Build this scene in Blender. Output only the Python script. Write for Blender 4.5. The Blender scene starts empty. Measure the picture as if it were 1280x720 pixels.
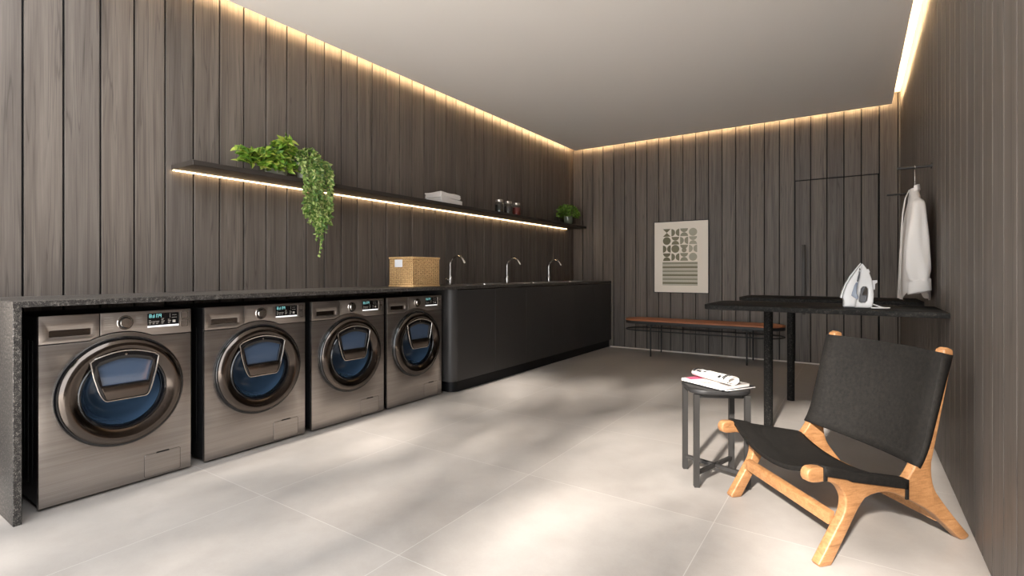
import bpy, bmesh, math, random
from mathutils import Vector, Matrix
random.seed(7)
PI = math.pi
S = bpy.context.scene
C = S.collection

# ------------------------------------------------------------------ helpers
def NB(): return bmesh.new()

def wloc(o):
    v = Vector((0, 0, 0))
    while o is not None:
        v += o.location; o = o.parent
    return v

def obj(name, bm, m=None, parent=None, ang=35, world=True, recalc=True):
    """links the bmesh as ONE object; world=True: vertices are world coordinates, moved to the parent's frame"""
    if recalc: bmesh.ops.recalc_face_normals(bm, faces=bm.faces)
    me = bpy.data.meshes.new(name)
    if parent is not None and world:
        bmesh.ops.translate(bm, verts=bm.verts, vec=-wloc(parent))
    bm.to_mesh(me); bm.free()
    for p in me.polygons: p.use_smooth = True
    me.set_sharp_from_angle(angle=math.radians(ang))
    o = bpy.data.objects.new(name, me); C.objects.link(o)
    for mm in (m if isinstance(m, (list, tuple)) else [m]):
        if mm is not None: me.materials.append(mm)
    if parent is not None: o.parent = parent
    return o

def top(o, label, cat, group=None):
    o['label'] = label; o['category'] = cat
    if group: o['group'] = group
    return o

def thing(name, label, cat, loc=(0, 0, 0), group=None):
    o = bpy.data.objects.new(name, None); C.objects.link(o)
    o.empty_display_size = .05; o.location = loc
    return top(o, label, cat, group)

def struct(name, bm, m, parent=None, ang=35):
    o = obj(name, bm, m, parent, ang)
    if parent is None: o['kind'] = 'structure'
    return o

def dup(root, loc, label=None):
    def cp(o, par):
        c = o.copy(); C.objects.link(c)
        if par is not None: c.parent = par
        for ch in list(o.children): cp(ch, c)
        return c
    r = cp(root, None); r.location = loc
    if label: r['label'] = label
    return r

def box(bm, lo, hi, bev=0, seg=2, M=None, mi=0):
    lo = Vector(lo); hi = Vector(hi)
    vs = [bm.verts.new((x, y, z)) for x in (lo.x, hi.x) for y in (lo.y, hi.y) for z in (lo.z, hi.z)]
    fs = [bm.faces.new([vs[i] for i in q]) for q in ((0,1,3,2),(4,6,7,5),(0,4,5,1),(2,3,7,6),(0,2,6,4),(1,5,7,3))]
    for f in fs: f.material_index = mi
    geo = vs
    if bev > 0:
        es = list({e for f in fs for e in f.edges})
        r = bmesh.ops.bevel(bm, geom=es, offset=bev, segments=seg, profile=.5, affect='EDGES')
        geo = list({v for f in r['faces'] for v in f.verts} | {v for v in vs if v.is_valid})
        for f in r['faces']: f.material_index = mi
    if M is not None: bmesh.ops.transform(bm, matrix=M, verts=[v for v in geo if v.is_valid])
    return geo

def ring(bm, pts): return [bm.verts.new(p) for p in pts]

def bridge(bm, a, b, closed=True, mi=0):
    n = len(a)
    for i in range(n if closed else n-1):
        j = (i+1) % n
        try:
            f = bm.faces.new((a[i], a[j], b[j], b[i])); f.material_index = mi
        except ValueError: pass

def lathe(bm, prof, M=None, n=40, caps=True, mi=0):
    """profile [(r, h)] about local Z"""
    M = M or Matrix()
    prev = None; first = None
    for r, h in prof:
        if r < 1e-6: cur = [bm.verts.new(M @ Vector((0, 0, h)))]
        else: cur = ring(bm, [M @ Vector((r*math.cos(2*PI*i/n), r*math.sin(2*PI*i/n), h)) for i in range(n)])
        if prev is not None:
            if len(prev) == 1 and len(cur) > 1:
                for i in range(n): bm.faces.new((prev[0], cur[i], cur[(i+1) % n])).material_index = mi
            elif len(cur) == 1 and len(prev) > 1:
                for i in range(n): bm.faces.new((prev[(i+1) % n], prev[i], cur[0])).material_index = mi
            elif len(cur) > 1: bridge(bm, prev, cur, True, mi)
        else: first = cur
        prev = cur
    if caps:
        for c in (first, prev):
            if len(c) > 2: bm.faces.new(c).material_index = mi

def tube(bm, pts, r, n=10, closed=False, caps=True, mi=0):
    pts = [Vector(p) for p in pts]; N = len(pts)
    rs = r if isinstance(r, (list, tuple)) else [r]*N
    T = []
    for i in range(N):
        if closed: t = pts[(i+1) % N]-pts[i-1]
        else: t = pts[min(i+1, N-1)]-pts[max(i-1, 0)]
        T.append(t.normalized())
    up = Vector((0, 0, 1)) if abs(T[0].z) < .9 else Vector((1, 0, 0))
    u = (up - T[0]*up.dot(T[0])).normalized()
    rings = []
    for i in range(N):
        u = (u - T[i]*u.dot(T[i])).normalized(); v = T[i].cross(u)
        rings.append(ring(bm, [pts[i]+(u*math.cos(2*PI*k/n)+v*math.sin(2*PI*k/n))*rs[i] for k in range(n)]))
    for i in range(N-1): bridge(bm, rings[i], rings[i+1], True, mi)
    if closed: bridge(bm, rings[-1], rings[0], True, mi)
    elif caps:
        bm.faces.new(rings[0]).material_index = mi; bm.faces.new(rings[-1]).material_index = mi

def cyl(bm, p0, p1, r, n=20, mi=0): tube(bm, [p0, p1], r, n, mi=mi)

def prism(bm, outer, f, w0, w1, holes=(), bev=0, seg=2, mi=0):
    """outline (u,v) with holes extruded from w0 to w1; f maps (u,v,w) to a point"""
    loops = [list(outer)]+[list(h) for h in holes]
    es = []; vs0 = []
    for lp in loops:
        v = [bm.verts.new((p[0], p[1], w0)) for p in lp]; vs0 += v
        for i in range(len(v)): es.append(bm.edges.new((v[i], v[(i+1) % len(v)])))
    if holes:
        r = bmesh.ops.triangle_fill(bm, edges=es, use_beauty=True, use_dissolve=False)
        fs = [g for g in r['geom'] if isinstance(g, bmesh.types.BMFace)]
    else: fs = [bm.faces.new(vs0)]
    r = bmesh.ops.extrude_face_region(bm, geom=fs)
    nv = [g for g in r['geom'] if isinstance(g, bmesh.types.BMVert)]
    nf = [g for g in r['geom'] if isinstance(g, bmesh.types.BMFace)]
    for v in nv: v.co.z = w1
    allv = set(vs0) | set(nv)
    if bev > 0:
        se = set()
        for e in list({e for v in allv for e in v.link_edges}):
            if len(e.link_faces) == 2:
                a, b = e.link_faces
                if abs(a.normal.z) < .5 or abs(b.normal.z) < .5:
                    pass
        bmesh.ops.recalc_face_normals(bm, faces=list({f_ for v in allv for f_ in v.link_faces}))
        for e in {e for v in allv for e in v.link_edges}:
            if len(e.link_faces) == 2:
                a, b = e.link_faces
                a.normal_update(); b.normal_update()
                za, zb = abs(a.normal.z) > .9, abs(b.normal.z) > .9
                if za != zb: se.add(e)
        rr = bmesh.ops.bevel(bm, geom=list(se), offset=bev, segments=seg, profile=.5, affect='EDGES')
        allv = {v for v in allv if v.is_valid} | {v for q in rr['faces'] for v in q.verts}
    for v in allv:
        v.co = Vector(f(v.co.x, v.co.y, v.co.z))
    for q in {q for v in allv for q in v.link_faces}: q.material_index = mi
    return allv

def rrect(x0, y0, x1, y1, r, n=6):
    out = []
    for cx, cy, a0 in ((x1-r, y1-r, 0), (x0+r, y1-r, PI/2), (x0+r, y0+r, PI), (x1-r, y0+r, 1.5*PI)):
        for i in range(n+1):
            a = a0+PI/2*i/n; out.append((cx+r*math.cos(a), cy+r*math.sin(a)))
    return out

def circle(cx, cy, r, n=40): return [(cx+r*math.cos(2*PI*i/n), cy+r*math.sin(2*PI*i/n)) for i in range(n)]

def bez(p0, p1, p2, n):
    return [((1-t)**2*p0[0]+2*t*(1-t)*p1[0]+t*t*p2[0], (1-t)**2*p0[1]+2*t*(1-t)*p1[1]+t*t*p2[1]) for t in [i/n for i in range(n+1)]]

def catmull(pts, k=6):
    P = [Vector(p) for p in pts]; P = [2*P[0]-P[1]]+P+[2*P[-1]-P[-2]]; out = []
    for i in range(1, len(P)-2):
        for j in range(k):
            t = j/k
            out.append(.5*((2*P[i])+(-P[i-1]+P[i+1])*t+(2*P[i-1]-5*P[i]+4*P[i+1]-P[i+2])*t*t+(-P[i-1]+3*P[i]-3*P[i+1]+P[i+2])*t**3))
    out.append(P[-2]); return out

# ------------------------------------------------------------------ materials
class NT:
    def __init__(s, name):
        s.m = bpy.data.materials.new(name); s.m.use_nodes = True
        s.t = s.m.node_tree; s.b = s.t.nodes['Principled BSDF']
    def n(s, ty, **kw):
        nd = s.t.nodes.new(ty)
        for k, v in kw.items():
            if k in ('operation', 'blend_type', 'data_type', 'noise_dimensions', 'wave_type', 'bands_direction', 'feature', 'distance'): setattr(nd, k, v)
            else: nd.inputs[k].default_value = v
        return nd
    def l(s, a, b): s.t.links.new(a, b)
    def math(s, op, a, b=None):
        nd = s.t.nodes.new('ShaderNodeMath'); nd.operation = op
        for i, x in enumerate((a, b)):
            if x is None: continue
            if isinstance(x, (int, float)): nd.inputs[i].default_value = x
            else: s.l(x, nd.inputs[i])
        return nd.outputs[0]
    def comb(s, x, y, z):
        nd = s.t.nodes.new('ShaderNodeCombineXYZ')
        for i, q in enumerate((x, y, z)):
            if isinstance(q, (int, float)): nd.inputs[i].default_value = q
            else: s.l(q, nd.inputs[i])
        return nd.outputs[0]
    def ramp(s, fac, stops):
        nd = s.t.nodes.new('ShaderNodeValToRGB'); e = nd.color_ramp.elements
        while len(e) > 1: e.remove(e[0])
        e[0].position = stops[0][0]; e[0].color = (*stops[0][1], 1)
        for p, c in stops[1:]:
            x = e.new(p); x.color = (*c, 1)
        s.l(fac, nd.inputs[0]); return nd.outputs[0]
    def bump(s, h, strength=.3, dist=.002):
        nd = s.t.nodes.new('ShaderNodeBump'); nd.inputs['Strength'].default_value = strength; nd.inputs['Distance'].default_value = dist
        s.l(h, nd.inputs['Height']); s.l(nd.outputs[0], s.b.inputs['Normal'])
    def mix(s, fac, a, b, bt='MIX'):
        nd = s.t.nodes.new('ShaderNodeMix'); nd.data_type = 'RGBA'; nd.blend_type = bt
        for i, q in ((0, fac), (6, a), (7, b)):
            if isinstance(q, (int, float)): nd.inputs[i].default_value = q
            elif isinstance(q, tuple): nd.inputs[i].default_value = (*q, 1)
            else: s.l(q, nd.inputs[i])
        return nd.outputs[2]
    def pos(s):
        g = s.t.nodes.new('ShaderNodeNewGeometry'); x = s.t.nodes.new('ShaderNodeSeparateXYZ'); s.l(g.outputs['Position'], x.inputs[0])
        return g.outputs['Position'], x.outputs[0], x.outputs[1], x.outputs[2]
    def opos(s):
        g = s.t.nodes.new('ShaderNodeTexCoord'); x = s.t.nodes.new('ShaderNodeSeparateXYZ'); s.l(g.outputs['Object'], x.inputs[0])
        return g.outputs['Object'], x.outputs[0], x.outputs[1], x.outputs[2]
    def noise(s, vec, scale, detail=4, rough=.5, dist=0):
        nd = s.n('ShaderNodeTexNoise', Scale=scale, Detail=detail, Roughness=rough, Distortion=dist)
        s.l(vec, nd.inputs['Vector']); return nd.outputs['Fac']

def flat(name, col, rough=.5, metal=0, spec=.5, coat=0, bumps=None, em=None, ems=0, trans=0, ior=1.45, sheen=0, coatr=.03):
    k = NT(name); b = k.b
    b.inputs['Base Color'].default_value = (*col, 1); b.inputs['Roughness'].default_value = rough
    b.inputs['Metallic'].default_value = metal; b.inputs['Specular IOR Level'].default_value = spec
    b.inputs['Coat Weight'].default_value = coat; b.inputs['Coat Roughness'].default_value = coatr
    b.inputs['Transmission Weight'].default_value = trans; b.inputs['IOR'].default_value = ior
    b.inputs['Sheen Weight'].default_value = sheen
    if em: b.inputs['Emission Color'].default_value = (*em, 1); b.inputs['Emission Strength'].default_value = ems
    if bumps:
        v, *_ = k.opos(); k.bump(k.noise(v, bumps[0], 5), bumps[1], bumps[2])
    return k.m

PITCH = .16
def cladding(name, axis, off):
    k = NT(name); p, x, y, z = k.pos()
    a = {'x': x, 'y': y}[axis]
    idx = k.math('FLOOR', k.math('DIVIDE', k.math('SUBTRACT', a, off), PITCH))
    wn = k.t.nodes.new('ShaderNodeTexWhiteNoise'); wn.noise_dimensions = '1D'; k.l(idx, wn.inputs['W'])
    rnd = wn.outputs['Value']
    # fine straight fibres
    v1 = k.comb(k.math('MULTIPLY', a, 240.), k.math('MULTIPLY', rnd, 57.), k.math('MULTIPLY', z, 3.2))
    fine = k.noise(v1, 1., 3, .6)
    # broad wandering bands with a slow wobble along the board
    v2 = k.comb(k.math('MULTIPLY', a, 17.), k.math('MULTIPLY', rnd, 91.), k.math('MULTIPLY', z, .75))
    broad = k.noise(v2, 1., 4, .55, .9)
    # thin dark veins
    v3 = k.comb(k.math('MULTIPLY', a, 30.), k.math('MULTIPLY', rnd, 33.), k.math('MULTIPLY', z, .6))
    vein = k.noise(v3, 1., 2, .5, .8)
    veinm = k.ramp(k.math('ABSOLUTE', k.math('SUBTRACT', vein, .5)), [(0, (.66,)*3), (.028, (1,)*3)])
    f = k.math('ADD', k.math('MULTIPLY', broad, .62), k.math('MULTIPLY', fine, .38))
    col = k.ramp(f, [(.3, (.092, .076, .065)), (.5, (.138, .116, .100)), (.7, (.192, .165, .143))])
    tint = k.ramp(rnd, [(0, (.86, .86, .87)), (1, (1.06, 1.04, 1.02))])
    c2 = k.mix(1., col, tint, 'MULTIPLY'); c3 = k.mix(1., c2, veinm, 'MULTIPLY')
    k.l(c3, k.b.inputs['Base Color']); k.b.inputs['Roughness'].default_value = .5
    k.b.inputs['Specular IOR Level'].default_value = .35
    k.bump(fine, .25, .001)
    return k.m

M = {}
GROOVE = flat('groove_shadow_black', (.006, .005, .005), .8)
M['clad_left'] = cladding('ash_cladding_left', 'y', .764)
M['clad_right'] = cladding('ash_cladding_right', 'y', .764)
M['clad_back'] = cladding('ash_cladding_back', 'x', -3.488)
M['plaster'] = flat('ceiling_paint', (.90, .86, .82), .9, spec=.2)
M['black_metal'] = flat('black_powder_coated_steel', (.018, .017, .017), .5, bumps=(300, .1, .0005))
M['graphite_metal'] = flat('graphite_coated_steel', (.027, .025, .0235), .5)
M['charcoal'] = flat('charcoal_matte_laminate', (.036, .0335, .0325), .42, spec=.4)
M['plinth'] = flat('black_plinth', (.004, .004, .005), .5, spec=.3)
M['shelf'] = flat('dark_oak_shelf', (.03, .024, .02), .5, bumps=(60, .1, .001))
M['chrome'] = flat('chrome', (.75, .73, .7), .16, 1.)
M['sink_steel'] = flat('sink_steel', (.5, .48, .46), .25, 1.)
M['black_gloss'] = flat('black_gloss_plastic', (.006, .006, .007), .12, coat=.6)
M['black_plastic'] = flat('black_plastic', (.012, .012, .013), .4)
M['dark_cab'] = flat('washer_side_black', (.012, .012, .013), .35)
M['white_cotton'] = flat('white_cotton', (.72, .68, .65), .9, spec=.1, sheen=.2, bumps=(180, .25, .002))
M['led'] = flat('warm_led_diffuser', (1, .8, .5), .5, em=(1., .70, .38), ems=16.)
M['led_cove'] = flat('warm_led_cove', (1, .8, .5), .5, em=(1., .72, .40), ems=60.)
M['ring'] = flat('graphite_chrome_ring', (.12, .102, .09), .14, 1.)
M['bowl'] = flat('blue_tinted_glass_bowl', (.055, .10, .17), .1, .25, spec=.6, coat=1.)
M['flap_glass'] = flat('blue_tinted_flap_glass', (.07, .105, .17), .06, .25, spec=.6, coat=1.)
M['silver'] = flat('polished_silver_trim', (.62, .58, .54), .18, 1.)
M['bar'] = flat('bronze_handle_bar', (.15, .125, .108), .2, 1.)
M['display_white'] = flat('display_touch_strip', (.8, .8, .8), .4, em=(.9, .9, .9), ems=.5)
M['display_cyan'] = flat('display_digits', (.1, .5, .5), .4, em=(.5, .85, .85), ems=.3)
M['print_grey'] = flat('panel_print_grey', (.42, .38, .34), .5)
M['leather_tan'] = flat('tan_leather', (.42, .165, .08), .5, bumps=(150, .2, .001))
M['paper'] = flat('cream_paper', (.90, .83, .73), .85, spec=.2)
M['frame'] = flat('black_picture_frame', (.01, .009, .008), .45)
M['white_plastic'] = flat('white_plastic', (.70, .69, .69), .32, coat=.3)
M['grey_plastic'] = flat('blue_grey_translucent_plastic', (.22, .25, .32), .2, coat=.4)
M['dark_grey_plastic'] = flat('dark_grey_plastic', (.10, .10, .11), .35)
M['sole'] = flat('iron_soleplate', (.7, .7, .7), .4, .5)
M['wicker'] = None
M['tag_white'] = flat('white_card_tag', (.85, .86, .9), .6)
M['glass'] = flat('clear_glass', (.95, .97, .96), .04, trans=1., ior=1.45)
M['lid'] = flat('brushed_jar_lid', (.62, .58, .52), .35, .9)
M['coffee'] = flat('dark_jar_contents', (.012, .011, .012), .7)
M['grey_fill'] = flat('grey_jar_contents', (.07, .06, .055), .8)
M['red_fill'] = flat('red_jar_contents', (.24, .022, .016), .7)
M['pot_pale'] = flat('pale_stone_pot', (.46, .45, .38), .6, bumps=(60, .2, .002))
M['pot_white'] = flat('grey_green_glazed_pot', (.15, .17, .12), .12, coat=.8)
M['soil'] = flat('soil', (.02, .014, .01), .95)
M['stem'] = flat('pale_green_stem', (.22, .25, .08), .6)
M['mag_white'] = flat('magazine_pages', (.80, .76, .72), .7)
M['mag_pink'] = flat('magazine_pink_ink', (.62, .10, .18), .5)
M['mag_black'] = flat('magazine_black_ink', (.02, .02, .022), .4)
M['mag_grey'] = flat('magazine_grey_ink', (.28, .25, .23), .5)
M['bark'] = flat('tree_bark', (.09, .065, .045), .9)
M['paving'] = flat('pale_bounce_paving', (.82, .79, .75), .85)  # pale so the unseen ground bounces more light onto the ceiling

def m_leaf(name, a, b, c):
    k = NT(name); v, *_ = k.opos()
    g = k.t.nodes.new('ShaderNodeNewGeometry')
    r = g.outputs['Random Per Island']
    col = k.ramp(r, [(0, a), (.5, b), (1, c)])
    k.l(col, k.b.inputs['Base Color']); k.b.inputs['Roughness'].default_value = .45
    k.b.inputs['Subsurface Weight'].default_value = 0
    # thin leaf lets some light through
    tr = k.t.nodes.new('ShaderNodeBsdfTranslucent'); k.l(col, tr.inputs[0])
    mx = k.t.nodes.new('ShaderNodeMixShader'); mx.inputs[0].default_value = .3
    out = k.t.nodes['Material Output']
    k.l(k.b.outputs[0], mx.inputs[1]); k.l(tr.outputs[0], mx.inputs[2]); k.l(mx.outputs[0], out.inputs[0])
    return k.m
M['leaf_pothos'] = m_leaf('pothos_leaf', (.06, .18, .02), (.21, .38, .04), (.58, .64, .13))
M['leaf_ivy'] = m_leaf('ivy_leaf', (.04, .12, .03), (.17, .30, .05), (.55, .60, .24))
M['leaf_bush'] = m_leaf('bush_leaf', (.05, .14, .015), (.12, .27, .03), (.24, .40, .06))
M['leaf_tree'] = m_leaf('tree_leaf', (.03, .09, .02), (.06, .15, .03), (.1, .2, .05))

def m_steel():
    k = NT('brushed_inox_steel'); p, x, y, z = k.opos()
    v = k.comb(k.math('MULTIPLY', x, 3.), k.math('MULTIPLY', y, 3.), k.math('MULTIPLY', z, 420.))
    f = k.noise(v, 1., 3, .6)
    v2 = k.comb(k.math('MULTIPLY', x, 1.), k.math('MULTIPLY', y, 1.3), k.math('MULTIPLY', z, 60.))
    f2 = k.noise(v2, 1., 2, .5)
    g = k.math('ADD', k.math('MULTIPLY', f, .5), k.math('MULTIPLY', f2, .5))
    k.l(k.ramp(g, [(.3, (.32, .292, .27)), (.7, (.46, .42, .39))]), k.b.inputs['Base Color'])
    k.b.inputs['Metallic'].default_value = 1.; k.l(k.ramp(g, [(.3, (.27,)*3), (.7, (.37,)*3)]), k.b.inputs['Roughness'])
    k.b.inputs['Anisotropic'].default_value = .4
    k.bump(f, .05, .0005); return k.m
M['steel'] = m_steel()

def m_granite(name, dark, mid, light, bump=.25, rough=.5, spec=.35):
    k = NT(name); p, *_ = k.pos()
    f = k.noise(p, 95., 6, .7)
    vo = k.n('ShaderNodeTexVoronoi', Scale=210.); k.l(p, vo.inputs['Vector'])
    sp = k.noise(p, 330., 2, .5)
    g = k.math('ADD', k.math('MULTIPLY', f, .55), k.math('MULTIPLY', sp, .45))
    k.l(k.ramp(g, [(.38, dark), (.52, mid), (.63, light)]), k.b.inputs['Base Color'])
    k.b.inputs['Roughness'].default_value = rough; k.b.inputs['Specular IOR Level'].default_value = spec
    k.bump(g, bump, .0015); return k.m
M['granite'] = m_granite('leathered_black_granite', (.007, .006, .006), (.036, .032, .029), (.215, .195, .175))
M['granite_dark'] = m_granite('dark_leathered_granite', (.003, .003, .003), (.007, .0065, .006), (.055, .05, .045), .35, .72, .15)

def m_oak():
    k = NT('oiled_teak'); p, x, y, z = k.opos()
    d = k.math('ADD', k.math('MULTIPLY', x, .70), k.math('MULTIPLY', y, .72))
    v = k.comb(k.math('MULTIPLY', d, 9.), k.math('MULTIPLY', k.math('SUBTRACT', y, x), 25.), k.math('MULTIPLY', z, 70.))
    f = k.noise(v, 1., 5, .6, 1.2); f2 = k.noise(p, 160., 3, .6)
    g = k.math('ADD', k.math('MULTIPLY', f, .75), k.math('MULTIPLY', f2, .25))
    k.l(k.ramp(g, [(.3, (.185, .082, .03)), (.5, (.31, .15, .06)), (.72, (.41, .215, .095))]), k.b.inputs['Base Color'])
    k.b.inputs['Roughness'].default_value = .45; k.bump(f, .1, .001); return k.m
M['oak'] = m_oak()

def m_sling():
    k = NT('black_woven_leather'); p, x, y, z = k.opos()
    f = k.noise(p, 420., 3, .6); f3 = k.noise(p, 75., 3, .5)
    k.l(k.ramp(k.math('ADD', k.math('MULTIPLY', f, .6), k.math('MULTIPLY', f3, .4)), [(.35, (.004, .0037, .0035)), (.65, (.017, .015, .013))]), k.b.inputs['Base Color'])
    k.b.inputs['Roughness'].default_value = .7; k.b.inputs['Specular IOR Level'].default_value = .2
    k.bump(f, .5, .002); return k.m
M['sling'] = m_sling()

def m_wicker():
    k = NT('natural_wicker'); p, *_ = k.opos()
    f = k.noise(p, 90., 4, .6)
    k.l(k.ramp(f, [(.3, (.38, .215, .09)), (.5, (.60, .385, .175)), (.7, (.74, .53, .28))]), k.b.inputs['Base Color'])
    k.b.inputs['Roughness'].default_value = .6; k.bump(f, .3, .002); return k.m
M['wicker'] = m_wicker()

def m_floor():
    k = NT('porcelain_tile_floor'); p, x, y, z = k.pos()
    T = .91
    def cell(a, o): return k.math('DIVIDE', k.math('SUBTRACT', a, o), T)
    cx, cy = cell(x, -1.405), cell(y, 1.337)
    def edge(c):
        fr = k.math('FRACT', c); return k.math('MINIMUM', fr, k.math('SUBTRACT', 1., fr))
    e = k.math('MINIMUM', edge(cx), edge(cy))
    grout = k.math('LESS_THAN', e, .0017)
    wn = k.t.nodes.new('ShaderNodeTexWhiteNoise'); wn.noise_dimensions = '2D'
    k.l(k.comb(k.math('FLOOR', cx), k.math('FLOOR', cy), 0.), wn.inputs['Vector'])
    off = k.math('MULTIPLY', wn.outputs['Value'], 40.)
    vv = k.comb(x, y, off)
    f = k.noise(vv, 1.6, 6, .6, .4); f2 = k.noise(vv, 14., 5, .65); f3 = k.noise(vv, 130., 3, .6)
    g = k.math('ADD', k.math('MULTIPLY', f, .6), k.math('ADD', k.math('MULTIPLY', f2, .25), k.math('MULTIPLY', f3, .15)))
    col = k.ramp(g, [(.3, (.30, .270, .245)), (.5, (.35, .320, .295)), (.7, (.397, .367, .342))])
    c = k.mix(grout, col, (.47, .44, .415))
    k.l(c, k.b.inputs['Base Color'])
    k.l(k.ramp(g, [(.3, (.36,)*3), (.7, (.5,)*3)]), k.b.inputs['Roughness'])
    k.b.inputs['Specular IOR Level'].default_value = .4
    k.bump(f2, .05, .002); return k.m
M['floor'] = m_floor()

# ------------------------------------------------------------------ the room
XL, XR, YB, Y0, ZC = -3.48, .385, 6.78, -1.08, 2.82
YF = .45  # tiles start here; pale unseen paving in front added to bounce daylight
YR = 1.0   # roof cut short here, out of view, so open sky brightens the room
bm = NB(); box(bm, (XL-.12, YF, -.1), (XR+.12, YB+.12, 0)); struct('floor', bm, M['floor'])

def clad_wall(axis, plane, nrm, a0, a1, off, z0, z1, skip=()):
    """board-on-backing wall; boards are one mesh, every groove a real gap"""
    bm = NB(); gap = .010; th = .016
    def P(a, d, z): return (plane+nrm*d, a, z) if axis == 'y' else (a, plane+nrm*d, z)
    def bx(A0, A1, D0, D1, Z0, Z1, bev, mi):
        p, q = P(A0, D0, Z0), P(A1, D1, Z1)
        box(bm, [min(i, j) for i, j in zip(p, q)], [max(i, j) for i, j in zip(p, q)], bev, 1, mi=mi)
    bx(a0 if axis == 'y' else a0-.11, a1+.11, -.12, -th, z0, z1, 0, 1)
    k = math.floor((a0-off)/PITCH)
    while off+k*PITCH < a1-.01:
        s, e = max(a0, off+k*PITCH+gap/2), min(a1, off+(k+1)*PITCH-gap/2)
        segs = [(z0, z1)]
        for (s0, e0, zt) in skip:
            if s >= s0-.02 and e <= e0+.02: segs = [(zt+.010, z1)]
        for (Z0, Z1) in segs: bx(s, e, -th, 0, Z0, Z1, .0012, 0)
        k += 1
    return bm

ZT = 2.96
struct('wall_left', clad_wall('y', XL, 1, Y0, YB, .764, 0, ZT), [M['clad_left'], GROOVE])
struct('wall_right', clad_wall('y', XR, -1, Y0, YB, .764, 0, ZT), [M['clad_right'], GROOVE])
DX0, DX1, DZ = -.595, .2, 2.105
struct('wall_back', clad_wall('x', YB, -1, XL, XR, -.595-PITCH*20, 0, ZT, skip=((DX0, DX1, DZ),)), [M['clad_back'], GROOVE])
# flush door in the same boards
bm = NB(); k = DX0+.009
i = 0
while k < DX1-.01:
    e = min(DX0+(i+1)*PITCH-.0050, DX1-.008); box(bm, (k, YB-.014, .008), (e, YB-.0005, DZ-.004), .0012, 1); k = e+.010; i += 1
door = struct('door_1', bm, M['clad_back'])
bm = NB(); box(bm, (-.520, YB-.060, .565), (-.484, YB-.045, 1.363), .003)
for z in (.66, 1.27): box(bm, (-.508, YB-.047, z-.012), (-.494, YB-.012, z+.012), .002)
obj('handle', bm, flat('dark_bronze_handle', (.045, .036, .03), .45), door)
# pale joint strip where tiles meet the cladding
bm = NB(); box(bm, (-2.88, YB-.022, 0), (XR-.002, YB-.0005, .012), .001); struct('baseboard_back', bm, flat('pale_joint_strip', (.75, .70, .64), .5))
# dropped ceiling with a light slot along three walls
G = .075
bm = NB(); box(bm, (XL+G, YR, ZC), (XR-G, YB-G, ZC+.035), .002, 1); ceil = struct('ceiling', bm, M['plaster'])
bm = NB(); box(bm, (XL-.12, YR, ZT), (XR+.12, YB+.12, ZT+.1)); struct('ceiling_upper', bm, M['plaster'])
for (nm, lo, hi) in (('a', (XL+G+.010, YR+.1, ZC+.036), (XL+G+.024, YB-G-.02, ZC+.050)),
                     ('b', (XR-G-.024, YR+.1, ZC+.036), (XR-G-.010, YB-G-.02, ZC+.050)),
                     ('c', (XL+G+.03, YB-G-.024, ZC+.036), (XR-G-.03, YB-G-.010, ZC+.050))):
    bm = NB(); box(bm, lo, hi); obj('light_strip', bm, M['led_cove'], ceil)
# outside: unseen ground, laid close and pale to reflect daylight indoors
bm = NB(); box(bm, (-14, -16, -.12), (12, YF, -.002)); struct('bounce_terrace', bm, M['paving'])

# ------------------------------------------------------------------ countertop, cabinets, sinks, taps
XF = -2.87
ct = thing('countertop', 'long dark granite worktop with waterfall end running along left wall', 'countertop', (-3.17, .6, 0))
SINKS = [(3.72, 4.36), (4.70, 5.34), (5.66, 6.30)]
SX0, SX1 = -3.30, -2.98
bm = NB(); zt, zb = .925, .90
XW = XL+.002
ys = [.6]
for a, b in SINKS: ys += [a, b]
ys.append(YB-.002)
for i in range(len(ys)-1):
    if i % 2 == 0: box(bm, (XW, ys[i], zb), (XF, ys[i+1], zt))
    else:
        box(bm, (XW, ys[i], zb), (SX0, ys[i+1], zt)); box(bm, (SX1, ys[i], zb), (XF, ys[i+1], zt))
obj('slab', bm, M['granite'], ct)
bm = NB(); box(bm, (XW, .6, 0), (XF, .627, zb), .0015, 1); obj('end_panel', bm, M['granite'], ct)
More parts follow.
